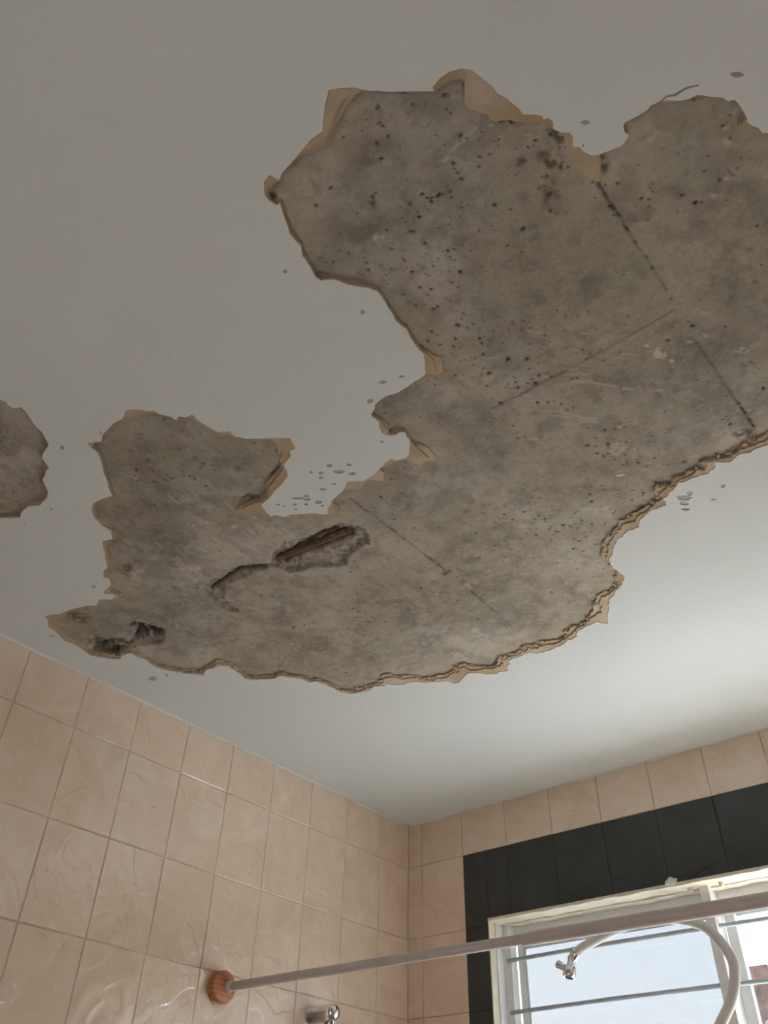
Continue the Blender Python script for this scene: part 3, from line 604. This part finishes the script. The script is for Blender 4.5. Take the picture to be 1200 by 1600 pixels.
D += 0.003 * brown * (value_noise(0.005, 93) - 0.3)
greyd = np.maximum(greyd, 0.75 * blobs(GREY_BLOTCHES, 94, 0.3) * (0.45 + 0.55 * value_noise(0.007, 96)))
greyd = np.maximum(greyd, 0.55 * S(0.62, 0.80, value_noise(0.022, 97)) * (0.4 + 0.6 * value_noise(0.005, 98)))
greyd = np.maximum(greyd, 0.6 * S(0.55, 0.9, value_noise(0.011, 99)) * S(0.45, 0.75, value_noise(0.09, 100)))
# tan residue of the old plaster left along the rim
rim = np.minimum(seg_dist(X[::3, ::3], Y[::3, ::3], mm(TAN_EDGE), True), 9)
rim = np.repeat(np.repeat(rim, 3, 0), 3, 1)[:ny, :nx]
tanned = S(0.075, 0.0, rim) * S(0.30, 0.65, value_noise(0.05, 16)) * 0.45 + S(0.02, 0.0, rim) * S(0.4, 0.6, value_noise(0.012, 18)) * 0.4
east = S(-0.95, -0.70, Y); tanned = np.clip(tanned * (0.5 + 0.7 * east), 0, 1)
# bug holes: traced ones and a random scatter
holes = [(x, y, rng.uniform(0.0013, 0.0023)) for x, y in mm(BUG_HOLES)]
cl = 0.85 * value_noise(0.10, 19) ** 2.2 + 0.9 * blobs(PIT_CLUSTERS, 101, 0.2)
while len(holes) < 3000:
    x, y = rng.uniform(gx[0], gx[-1]), rng.uniform(gy[0], gy[-1])
    j, i = int((y - gy[0]) / STEP), int((x - gx[0]) / STEP)
    if rng.random() < cl[min(j, ny - 1), min(i, nx - 1)]:
        holes.append((x, y, float(np.clip(rng.lognormal(-6.85, 0.36), 0.0007, 0.0028))))
for x, y, r in holes:
    j0, j1 = max(int((y - gy[0] - 2.5 * r) / STEP), 0), int((y - gy[0] + 2.5 * r) / STEP) + 2
    i0, i1 = max(int((x - gx[0] - 2.5 * r) / STEP), 0), int((x - gx[0] + 2.5 * r) / STEP) + 2
    sx, sy = X[j0:j1, i0:i1], Y[j0:j1, i0:i1]
    if sx.size == 0: continue
    an = rng.uniform(0, 3.14); st = rng.uniform(1.0, 1.8); dx, dy = sx - x, sy - y
    e = np.hypot((dx * math.cos(an) + dy * math.sin(an)) / st, -dx * math.sin(an) + dy * math.cos(an))
    k = S(r * 1.25, r * 0.5, e)
    D[j0:j1, i0:i1] += k * r * 1.4
    dirt_shade[j0:j1, i0:i1] = np.maximum(dirt_shade[j0:j1, i0:i1], k * 0.85)  # shade inside the pits put into the colour, on top of the relief

keep = inside(X, Y, mm(WHITE_EDGE)) | inside(X, Y, mm(WHITE_EDGE_SMALL))
for _ in range(5):
    kk = keep.copy(); kk[1:] |= keep[:-1]; kk[:-1] |= keep[1:]; kk[:, 1:] |= keep[:, :-1]; kk[:, :-1] |= keep[:, 1:]; keep = kk
cellk = keep[:-1, :-1] & keep[1:, :-1] & keep[:-1, 1:] & keep[1:, 1:]
idx = np.arange(nx * ny).reshape(ny, nx)
quads = np.stack([idx[:-1, :-1][cellk], idx[1:, :-1][cellk], idx[1:, 1:][cellk], idx[:-1, 1:][cellk]], 1)   # facing down
used = np.unique(quads); remap = np.full(nx * ny, -1); remap[used] = np.arange(len(used)); quads = remap[quads]
co = np.stack([X.ravel()[used], Y.ravel()[used], (Z_CONC - H + D).ravel()[used]], 1).astype(np.float32)
me = bpy.data.meshes.new('concrete_slab')
me.vertices.add(len(co)); me.vertices.foreach_set('co', co.ravel())
me.loops.add(quads.size); me.loops.foreach_set('vertex_index', quads.ravel().astype(np.int32))
me.polygons.add(len(quads)); me.polygons.foreach_set('loop_start', np.arange(0, quads.size, 4, dtype=np.int32))
me.update(calc_edges=True); me.validate()
me.polygons.foreach_set('use_smooth', np.ones(len(quads), bool))
for nm, arr in (('rust', rustA), ('dirt_shade', dirt_shade), ('pale', pale), ('grey_dark', greyd), ('tanned', tanned), ('brown', brown)):
    at = me.attributes.new(nm, 'FLOAT', 'POINT'); at.data.foreach_set('value', arr.ravel()[used].astype(np.float32))
me.materials.append(M_conc)
slab = bpy.data.objects.new('exposed_concrete', me); COL.objects.link(slab); slab.parent = ceiling
slab['label'] = 'rough bare concrete with pits, board joints and a rusty trench'
bm = bmesh.new(); box(bm, CX0 - 0.15, CX1 + 0.15, CY0 - 0.15, CY1 + 0.18, H + 0.045, H + 0.20)
finish(bm, 'slab_core', M_conc, ceiling)

a, b = mm(REBAR_LINE); a = Vector((*a, Z_CONC + 0.0095)); b = Vector((*b, Z_CONC + 0.0095))
bm = bmesh.new(); pts = [a + (b - a) * (k / 40) for k in range(-3, 44)]
tube(bm, pts, [0.0060 + (0.0008 if k % 3 == 0 else 0) for k in range(len(pts))], 20)
rebar = finish(bm, 'reinforcement_bar', M_rust, ceiling)
rebar['label'] = 'rusty brown reinforcement bar showing in the trench'

# crumbs of plaster still clinging along the torn rim
random.seed(5)
bm = bmesh.new()
P = TAN_EDGE
ii = [i for i in range(len(P)) if P[i][1] > -1000 or (P[i][0] < 820 and P[i][1] > -1250)]
for i in ii:
    a, b = P[i], P[(i + 1) % len(P)]
    for k in range(2):
        t = random.random(); x = (a[0] + (b[0] - a[0]) * t) / 1000 + random.uniform(-.005, .005); y = (a[1] + (b[1] - a[1]) * t) / 1000 + random.uniform(-.005, .005)
        if math.dist(a, b) > 60: continue
        s = random.uniform(0.0015, 0.0042)
        mt = Matrix.Translation((x, y, H + random.uniform(0.0035, 0.0062))) @ Matrix.Rotation(random.uniform(0, 3), 4, 'Z') @ Matrix.Diagonal((s * 1.8, s, s * 0.6, 1))
        r = bmesh.ops.create_icosphere(bm, subdivisions=1, radius=1, matrix=mt)
        for v in r['verts']: v.co += Vector((random.uniform(-1, 1), random.uniform(-1, 1), random.uniform(-.5, .5))) * s * 0.3
crumbs = finish(bm, 'plaster_crumbs', M_tan, ceiling); crumbs['kind'] = 'stuff'

# ------------------------------------------------------------------ tiled walls
def tiled_wall(name, us, vs, to3, nrm, opening=None, pick=None, thick=0.15):
    """us, vs: joint positions along the wall and up it; to3 maps (u, v, outwards) to space"""
    bm = bmesh.new(); lay = bm.faces.layers.float.new('tile_rand'); r = random.Random(name)
    g, bv, rise = 0.0011, 0.0012, 0.0010
    def quad(p, mat, rnd):
        f = bm.faces.new([bm.verts.new(to3(*q)) for q in p]); f.material_index = mat; f[lay] = rnd
    def cut(u0, u1, v0, v1):
        if not opening: return [(u0, u1, v0, v1)]
        a0, a1, b0, b1 = opening
        if u1 <= a0 or u0 >= a1 or v1 <= b0 or v0 >= b1: return [(u0, u1, v0, v1)]
        out = []
        if u0 < a0: out.append((u0, a0, v0, v1))
        if u1 > a1: out.append((a1, u1, v0, v1))
        m0, m1 = max(u0, a0), min(u1, a1)
        if v0 < b0: out.append((m0, m1, v0, b0))
        if v1 > b1: out.append((m0, m1, b1, v1))
        return out
    for i in range(len(us) - 1):
        for j in range(len(vs) - 1):
            rnd = r.random(); mat = pick(us[i], vs[j], us[i + 1], vs[j + 1]) if pick else 0
            for (u0, u1, v0, v1) in cut(us[i], us[i + 1], vs[j], vs[j + 1]):
                quad([(u0, v0, 0), (u1, v0, 0), (u1, v1, 0), (u0, v1, 0)], 3 if mat == 1 else 2, rnd)
                if min(u1 - u0, v1 - v0) < 0.008: continue
                tx, ty = r.uniform(-.0004, .0004), r.uniform(-.0004, .0004)
                O = [(u0 + g, v0 + g), (u1 - g, v0 + g), (u1 - g, v1 - g), (u0 + g, v1 - g)]
                I = [(u0 + g + bv, v0 + g + bv), (u1 - g - bv, v0 + g + bv), (u1 - g - bv, v1 - g - bv), (u0 + g + bv, v1 - g - bv)]
                hs = [rise + tx * a_ + ty * b_ for a_, b_ in ((-1, -1), (1, -1), (1, 1), (-1, 1))]
                ov = [bm.verts.new(to3(x, y, 0.0001)) for x, y in O]; iv = [bm.verts.new(to3(x, y, h)) for (x, y), h in zip(I, hs)]
                f = bm.faces.new(iv); f.material_index = mat; f[lay] = rnd
                for k in range(4):
                    f = bm.faces.new((ov[k], ov[(k + 1) % 4], iv[(k + 1) % 4], iv[k])); f.material_index = mat; f[lay] = rnd
    # masonry behind the tiles
    U0, U1, V0, V1 = us[0], us[-1], vs[0], vs[-1]
    rects = cut(U0, U1, V0, V1)
    for (u0, u1, v0, v1) in rects:
        c = [to3(u, v, w) for u in (u0, u1) for v in (v0, v1) for w in (-thick, -0.0005)]
        q = [bm.verts.new(p) for p in c]
        for f in ((0, 1, 3, 2), (4, 6, 7, 5), (0, 4, 5, 1), (2, 3, 7, 6), (0, 2, 6, 4), (1, 5, 7, 3)):
            fc = bm.faces.new([q[k] for k in f]); fc.material_index = 2
    me = bpy.data.meshes.new(name); bm.to_mesh(me); bm.free()
    for mt in (M_tile, M_black, M_grout, M_dgrout): me.materials.append(mt)
    o = bpy.data.objects.new(name, me); COL.objects.link(o); o['kind'] = 'structure'
    return o

TW = 0.15195
vs_ = [0.0] + [H - 0.12995 - 0.2 * k for k in range(11, -1, -1)] + [H]
ys_ = [-3.2] + sorted(-(0.055 + TW * k) for k in range(-0, 21)) + [0.0]
ys_ = [y for y in ys_ if y >= -3.2]
ys_left = [-3.2] + [y for y in sorted(-(0.13694 - TW + TW * k) for k in range(1, 21)) if y > -3.19] + [0.0]
# camera side of each wall is "outwards"
WIN = (0.287, 1.56, H - 1.27, H - 0.317)
tiled_wall('wall_left', ys_left, vs_, lambda u, v, w: (w, u, v), 1)
tiled_wall('wall_window', [0.0] + [0.055 + TW * k for k in range(15)] + [2.3], vs_, lambda u, v, w: (u, -w, v), 1, WIN,
           pick=lambda u0, v0, u1, v1: 1 if (v1 < H - 0.12 and v1 > H - 1.40 and 0.2 < u0 < 1.70) else 0)
tiled_wall('wall_right', ys_left, vs_, lambda u, v, w: (2.3 - w, u, v), 1)
tiled_wall('wall_back', [0.0] + [0.055 + TW * k for k in range(15)] + [2.3], vs_, lambda u, v, w: (u, -3.2 + w, v), 1, (0.83, 1.67, 0.0, 2.05))
bm = bmesh.new(); box(bm, 0.79, 0.832, -3.36, -3.19, 0.0, 2.09); box(bm, 1.668, 1.71, -3.36, -3.19, 0.0, 2.09); box(bm, 0.832, 1.668, -3.36, -3.19, 2.048, 2.09)
tag(finish(bm, 'door_1', M_steel, bevel=0.003), kind='structure')
bm = bmesh.new(); box(bm, -0.15, 2.45, -3.35, 0.15, -0.12, 0.0)
tag(finish(bm, 'floor', M_floor), kind='structure')

# thin uneven bead of filler along the top of the walls
bm = bmesh.new(); random.seed(9)
tube(bm, [(0.0015, -3.19 + 0.02 * k, H - 0.0012 + random.uniform(-.0012, .0010)) for k in range(160)], [random.uniform(0.0022, 0.0042) for k in range(160)], 8)
tag(finish(bm, 'trim_1', M_paint, smooth=True), kind='structure')
bm = bmesh.new()
tube(bm, [(0.01 + 0.02 * k, -0.0015, H - 0.0008 + random.uniform(-.001, .0008)) for k in range(114)], [random.uniform(0.0012, 0.0030) for k in range(114)], 8)
tag(finish(bm, 'trim_2', M_paint, smooth=True), kind='structure')

# hairline crack running through the charcoal tiles
bm = bmesh.new()
CR = [(0.863, 0.3065), (0.885, 0.3035), (0.906, 0.294), (0.930, 0.289), (0.958, 0.277), (0.990, 0.274), (1.037, 0.267), (1.071, 0.255), (1.10, 0.247), (1.14, 0.232)]
cp = smooth_path([(x, -0.0009, H - z) for x, z in CR], 4)
tube(bm, cp, [0.0012 * (0.35 + 0.65 * math.sin(math.pi * min(1, (k + 1) / 20))) for k in range(len(cp))], 6)
tag(finish(bm, 'trim_3', M_dgrout), kind='structure')

# ------------------------------------------------------------------ window in the wall at y = 0
WX0, WX1, WZ0, WZ1 = WIN
window = empty('window_1', ((WX0 + WX1) / 2, 0.05, WZ0), kind='structure')

def ring(bm, x0, x1, z0, z1, wd, y0, y1):
    box(bm, x0, x0 + wd, y0, y1, z0, z1); box(bm, x1 - wd, x1, y0, y1, z0, z1)
    box(bm, x0 + wd, x1 - wd, y0, y1, z1 - wd, z1); box(bm, x0 + wd, x1 - wd, y0, y1, z0, z0 + wd)

def wavy_strip(bm, x0, x1, z_low, z_high, y0, y1, seed, amp=0.0016):
    """hand-plastered strip with an uneven lower edge"""
    r = random.Random(seed); n = 60; rows = []
    for k in range(n + 1):
        x = x0 + (x1 - x0) * k / n; a = r.uniform(-amp, amp)
        rows.append([bm.verts.new((x, y, z)) for y, z in ((y0 + a * .5, z_high), (y0 + a * .5, z_low + a), (y1 + a, z_low + a * 1.2), (y1, z_high))])
    for p, q in zip(rows, rows[1:]):
        for i in range(4): bm.faces.new((p[i], p[(i + 1) % 4], q[(i + 1) % 4], q[i]))
    bm.faces.new(rows[0]); bm.faces.new(rows[-1][::-1])

bm = bmesh.new()
wavy_strip(bm, WX0 - 0.002, WX1, WZ1 - 0.0035, WZ1 + 0.004, -0.006, 0.046, 1)
wavy_strip(bm, WX0 + 0.012, WX1, WZ1 - 0.0065, WZ1 + 0.004, 0.0475, 0.0795, 2)
box(bm, WX0 - 0.002, WX0 + 0.0015, -0.006, 0.022, WZ0, WZ1 + 0.003)
box(bm, WX1 - 0.0015, WX1 + 0.002, -0.006, 0.022, WZ0, WZ1 + 0.003)
box(bm, WX0, WX1, -0.03, 0.06, WZ0 - 0.004, WZ0 + 0.003)
o = finish(bm, 'plaster_reveal', M_cream, window, bevel=0.0006); o['label'] = 'cream painted plaster reveal with an uneven crack'
bm = bmesh.new(); random.seed(4)          # lump of filler stuck on the head of the opening
mt = Matrix.Translation((0.822, -0.004, H - 0.309)) @ Matrix.Diagonal((0.016, 0.007, 0.010, 1))
r_ = bmesh.ops.create_icosphere(bm, subdivisions=4, radius=1, matrix=mt)
for v in r_['verts']:
    d = v.co - Vector((0.822, -0.004, H - 0.309)); v.co += d * (0.16 * math.sin(v.co.x * 330 + 1) * math.cos(v.co.z * 260) + random.uniform(-.02, .02))
o = finish(bm, 'filler_lump', M_paint, window); o['label'] = 'white lump of filler'

bm = bmesh.new()
box(bm, WX0 + 0.0015, WX0 + 0.004, 0.022, 0.056, WZ0, WZ1 - 0.004)
box(bm, WX1 - 0.004, WX1 - 0.0015, 0.022, 0.056, WZ0, WZ1 - 0.004)
x0, x1, z0, z1 = WX0 + 0.002, WX1 - 0.002, WZ0, WZ1 - 0.002
box(bm, x0, x0 + 0.024, 0.056, 0.062, z0, z1); box(bm, x1 - 0.024, x1, 0.056, 0.062, z0, z1)
box(bm, x0 + 0.018, x0 + 0.024, 0.062, 0.086, z0, z1); box(bm, x1 - 0.024, x1 - 0.018, 0.062, 0.086, z0, z1)
box(bm, x0 + 0.024, x1 - 0.024, 0.082, 0.088, z0, z0 + 0.03)
box(bm, x0 + 0.024, x1 - 0.024, 0.080, 0.086, z1 - 0.040, z1 + 0.001)
o = finish(bm, 'steel_frame', M_steel, window, bevel=0.001)
bm = bmesh.new()
box(bm, 0.872, 0.895, 0.033, 0.036, WZ0, WZ1 + 0.002); box(bm, 0.8925, 0.895, 0.036, 0.10, WZ0, WZ1 - 0.002); box(bm, 0.872, 0.8745, 0.036, 0.08, WZ0, WZ1 - 0.002)
o = finish(bm, 'mullion', M_steel, window, bevel=0.0008)
for x in (0.854, 0.931):
    bm = bmesh.new(); lathe(bm, (x, 0.028, WZ1 - 0.002), (0, -0.35, -1), [(0, 0.0065), (0.006, 0.0065), (0.009, 0.0058), (0.013, 0.0035), (0.014, 0)], 20)
    finish(bm, 'bolt_head', M_cream, window)
for k in range(7):                       # horizontal burglar bars
    z = H - 0.411 - 0.121 * k
    bm = bmesh.new(); tube(bm, [(WX0 + 0.018, 0.050, z), (0.6, 0.050, z + 0.0035), (0.89, 0.050, z + 0.004), (1.2, 0.050, z + 0.001), (WX1 - 0.018, 0.050, z - 0.002)], 0.0052, 14)
    finish(bm, 'security_bar', M_bar, window)

def leaf(parent, x0, x1, zt, zb, yb, mats=(M_steel, M_frost)):
    """window leaf drawn closed: frame ring and frosted pane"""
    bm = bmesh.new()
    ring(bm, x0, x1, zb, zt, 0.022, yb, yb + 0.005); ring(bm, x0, x1, zb, zt, 0.005, yb + 0.005, yb + 0.020)
    f = finish(bm, 'sash_frame', mats[0], parent, bevel=0.0008)
    bm = bmesh.new(); box(bm, x0 + 0.018, x1 - 0.018, yb + 0.0055, yb + 0.0095, zb + 0.018, zt - 0.018)
    g = finish(bm, 'frosted_pane', mats[1], parent)
    bm = bmesh.new(); ring(bm, x0 + 0.021, x1 - 0.021, zb + 0.021, zt - 0.021, 0.003, yb + 0.001, yb + 0.0055)
    p = finish(bm, 'putty_line', M_bar, parent)
    return f, g, p
leaf(window, WX0 + 0.028, 0.888, WZ1 - 0.038, WZ0 + 0.03, 0.088)

# right light: its leaf is pushed outwards about the top edge
bm = bmesh.new()
box(bm, 0.896, 0.921, 0.088, 0.094, WZ0, WZ1 - 0.03); box(bm, 0.9185, 0.921, 0.094, 0.108, WZ0, WZ1 - 0.03)
finish(bm, 'side_stile', M_steel, window, bevel=0.0008)
sash_pivot = Vector((0.925, 0.112, WZ1 - 0.045))
sash = empty('open_sash', sash_pivot - world_loc(window), parent=window)
SX1 = WX1 - 0.03; SH = 0.40
def sashpart(bm, name, mat, bevel=0.0008):
    me = bpy.data.meshes.new(name); bmesh.ops.recalc_face_normals(bm, faces=bm.faces); bm.to_mesh(me); bm.free(); me.materials.append(mat)
    o = bpy.data.objects.new(name, me); COL.objects.link(o); o.parent = sash
    if bevel:
        b = o.modifiers.new('bevel', 'BEVEL'); b.width = bevel; b.segments = 2
    return o
W_ = SX1 - 0.925
bm = bmesh.new(); ring(bm, 0, W_, -SH, 0, 0.030, 0, 0.005); ring(bm, 0, W_, -SH, 0, 0.005, 0.005, 0.026)
sashpart(bm, 'sash_frame', M_bar)  # grey colour stands in for the backlit shade on white steel
bm = bmesh.new(); box(bm, 0.026, W_ - 0.026, 0.006, 0.010, -SH + 0.026, -0.026); sashpart(bm, 'frosted_pane', M_frost, 0)
bm = bmesh.new(); ring(bm, 0.029, W_ - 0.029, -SH + 0.029, -0.029, 0.003, 0.001, 0.006); sashpart(bm, 'putty_line', M_bar, 0)
sash.rotation_euler = (math.radians(50), 0, 0)
bm = bmesh.new(); box(bm, 0.8955, WX1 - 0.026, 0.066, 0.092, WZ1 - 0.475, WZ1 - 0.450)
finish(bm, 'transom', M_steel, window, bevel=0.001)
bm = bmesh.new(); box(bm, 0.05, 1.78, -0.27, -0.0015, WZ0 - 0.035, WZ0 - 0.0045)        # unseen shelf, added to bounce sunlight up to the ceiling
tag(finish(bm, 'trim_4', M_shelf, bevel=0.004), kind='structure')
bm = bmesh.new(); tube(bm, [(0.923, 0.108, WZ1 - 0.056), (1.0, 0.108, WZ1 - 0.056), (SX1, 0.108, WZ1 - 0.056)], 0.0075, 16)
finish(bm, 'hinge_rail', M_bar, window)
bm = bmesh.new()                          # stay arm that holds the leaf open
sp = smooth_path([(0.934, 0.10, H - 0.60), (0.936, 0.17, H - 0.575), (0.938, 0.27, H - 0.545), (0.940, 0.36, H - 0.560)], 5)
tube(bm, sp, 0.0045, 10); finish(bm, 'stay_arm', M_steel, window)

# ------------------------------------------------------------------ shower curtain rod
rod = empty('shower_curtain_rod', (0.0, -0.672, H - 0.557))
tag(rod, 'off-white telescopic curtain rod with a round brown disc on the tiled wall', 'curtain rod')
RA, RB = Vector((0.012, -0.672, H - 0.5575)), Vector((2.29, -0.672, H - 0.5745))
ax = (RB - RA).normalized()
bm = bmesh.new(); tube(bm, [RA, RA + ax * 0.4, RA + ax * 0.90], 0.0092, 28); finish(bm, 'inner_tube', M_rod, rod)
bm = bmesh.new(); s0 = 0.785 / ax.x
lathe(bm, RA + ax * s0, ax, [(0, 0.0090), (0, 0.0112), (0.0015, 0.0117), (0.004, 0.0113), (1.1, 0.0117), ((RB - RA).length - s0, 0.0117)], 32)
finish(bm, 'outer_tube', M_rod, rod)
for p, d in (((0.0012, -0.685, H - 0.560), 1), ((2.2988, -0.672, H - 0.5745), -1)):
    bm = bmesh.new(); lathe(bm, p, (d, 0, 0), [(0, 0), (0, 0.0318), (0.0015, 0.0332), (0.016, 0.0332), (0.0195, 0.0318), (0.0205, 0.029), (0.0205, 0.0)], 56)
    f = finish(bm, 'wall_disc', M_wood, rod); f['label'] = 'round orange-brown wooden wall disc'
    bm = bmesh.new(); lathe(bm, Vector(p) + Vector((0.0205 * d, 0.013 if d > 0 else 0, 0.0025)), (d, 0, 0), [(0, 0.0125), (0.004, 0.0125), (0.0055, 0.0112), (0.012, 0.0108), (0.012, 0.009)], 32)
    finish(bm, 'collar', M_rod, f)

# ------------------------------------------------------------------ swan-neck water pipe with a small chrome tap head
pipe = empty('swan_neck_pipe', (0.93, -0.003, H - 1.36))
tag(pipe, 'white swan-neck pipe with a chrome nozzle, curving in front of the window bars', 'water pipe')
path = smooth_path([(0.93, -0.008, H - 1.36), (0.93, -0.10, H - 1.355), (0.925, -0.23, H - 1.28), (0.915, -0.31, H - 1.10), (0.91, -0.345, H - 0.90), (0.930, -0.338, H - 0.76),
                    (0.970, -0.318, H - 0.6814), (0.9896, -0.31, H - 0.6528), (1.0086, -0.303, H - 0.6248), (1.0216, -0.297, H - 0.5937), (1.0254, -0.292, H - 0.5577), (1.0096, -0.287, H - 0.5226),
                    (0.9799, -0.28, H - 0.4883), (0.9272, -0.272, H - 0.4659), (0.8608, -0.262, H - 0.4554), (0.7963, -0.252, H - 0.4567), (0.737, -0.245, H - 0.4675), (0.684, -0.239, H - 0.4815), (0.660, -0.236, H - 0.491)], 8)
bm = bmesh.new(); tube(bm, path, 0.0100, 24); finish(bm, 'pipe', M_pipe, pipe)
bm = bmesh.new(); lathe(bm, (0.93, -0.0013, H - 1.36), (0, -1, 0), [(0, 0), (0, 0.028), (0.004, 0.027), (0.009, 0.018), (0.012, 0.0105)], 40); finish(bm, 'wall_flange', M_chrome, pipe)
E0 = Vector(path[-1])
hd_ = Vector((-0.22, -0.22, -1)).normalized()
bm = bmesh.new()
lathe(bm, E0 + Vector((0.006, 0, 0.004)), Vector((-0.6, 0.02, -0.9)), [(-0.006, 0), (-0.006, 0.0112), (0.008, 0.0118), (0.012, 0.0100), (0.018, 0.0090), (0.018, 0)], 28)
nk = E0 + Vector((-0.005, 0, -0.003))
lathe(bm, nk, hd_, [(0, 0), (0, 0.0085), (0.018, 0.0085), (0.021, 0.0105), (0.023, 0.0135), (0.040, 0.0138), (0.045, 0.0130), (0.045, 0.0108), (0.041, 0.0100), (0.041, 0)], 32)
tip = finish(bm, 'nozzle', M_chrome, pipe)
bm = bmesh.new(); lathe(bm, nk + hd_ * 0.0422, hd_, [(0, 0), (0, 0.0100), (0.001, 0.0098), (0.001, 0)], 24); finish(bm, 'nozzle_face', M_dark, tip)
bm = bmesh.new()
lp = smooth_path([nk + hd_ * 0.024 + Vector((-0.008, 0, 0)), nk + hd_ * 0.022 + Vector((-0.020, 0, 0.002)), nk + hd_ * 0.016 + Vector((-0.032, 0, 0.003))], 5)
tube(bm, lp, [0.0055 + 0.0035 * k / (len(lp) - 1) for k in range(len(lp))], 16); finish(bm, 'lever', M_chrome, tip)

# ------------------------------------------------------------------ chrome fitting on the left wall
valve = empty('shower_valve', (0.0012, -0.383, H - 0.572))
tag(valve, 'polished chrome cylindrical shower fitting on the beige tiled wall, below the curtain rod', 'shower fitting')
bm = bmesh.new(); lathe(bm, (0.0012, -0.383, H - 0.572), (1, 0, 0), [(0, 0), (0, 0.0215), (0.004, 0.0215), (0.006, 0.0190), (0.062, 0.0190), (0.0635, 0.0180), (0.065, 0.0180)], 48)
bd = finish(bm, 'body', M_chrome, valve)
bm = bmesh.new(); lathe(bm, (0.0655, -0.383, H - 0.572), (1, 0, 0), [(0, 0.0), (0, 0.0196), (0.006, 0.0200), (0.014, 0.0185), (0.020, 0.0140), (0.0235, 0.0075), (0.0245, 0)], 48)
finish(bm, 'domed_cap', M_chrome, valve)
for x, r in ((0.056, 0.0065), (0.074, 0.0065)):
    bm = bmesh.new(); tube(bm, [(x, -0.383, H - 0.588), (x, -0.383, H - 0.75), (x, -0.383, H - 1.10)], r, 20); finish(bm, 'riser_tube', M_chrome, valve)
bm = bmesh.new(); box(bm, 0.0012, 0.082, -0.398, -0.368, H - 1.125, H - 1.095); finish(bm, 'lower_bracket', M_chrome, valve, bevel=0.003)

# ------------------------------------------------------------------ outside
bm = bmesh.new(); box(bm, -14, 14, 0.15, 22, -0.55, -0.35)
o = finish(bm, 'yard', M_yard); o['kind'] = 'structure'
house = empty('neighbouring_house', (1.0, 8.0, -0.35))
tag(house, 'blurred red-brown brick house seen through the open right-hand window light', 'house')
bm = bmesh.new(); box(bm, -1.70, 5.5, 8.0, 12.0, -0.35, 3.68); finish(bm, 'brick_wall', M_brick, house)
bm = bmesh.new()
for s in (0, 1):
    ya, yb = (7.6, 10.0) if s == 0 else (12.4, 10.0)
    v = [bm.verts.new(p) for p in ((-1.8, ya, 3.64), (5.7, ya, 3.64), (5.7, yb, 3.90), (-1.8, yb, 3.90), (-1.8, ya, 3.72), (5.7, ya, 3.72), (5.7, yb, 3.98), (-1.8, yb, 3.98))]
    for f in ((0, 1, 2, 3), (4, 5, 6, 7), (0, 1, 5, 4), (1, 2, 6, 5), (2, 3, 7, 6), (3, 0, 4, 7)): bm.faces.new([v[k] for k in f])
finish(bm, 'roof', M_roof, house)
bm = bmesh.new(); box(bm, -1.8, 5.7, 7.50, 7.60, 3.60, 3.72); finish(bm, 'gutter', M_steel, house)
bm = bmesh.new(); box(bm, 1.5, 2.7, 7.94, 8.0, 0.9, 2.1); fr = finish(bm, 'window_frame', M_steel, house)
bm = bmesh.new(); box(bm, 1.58, 2.62, 7.925, 7.945, 0.98, 2.02); finish(bm, 'window_pane', M_dark, fr)
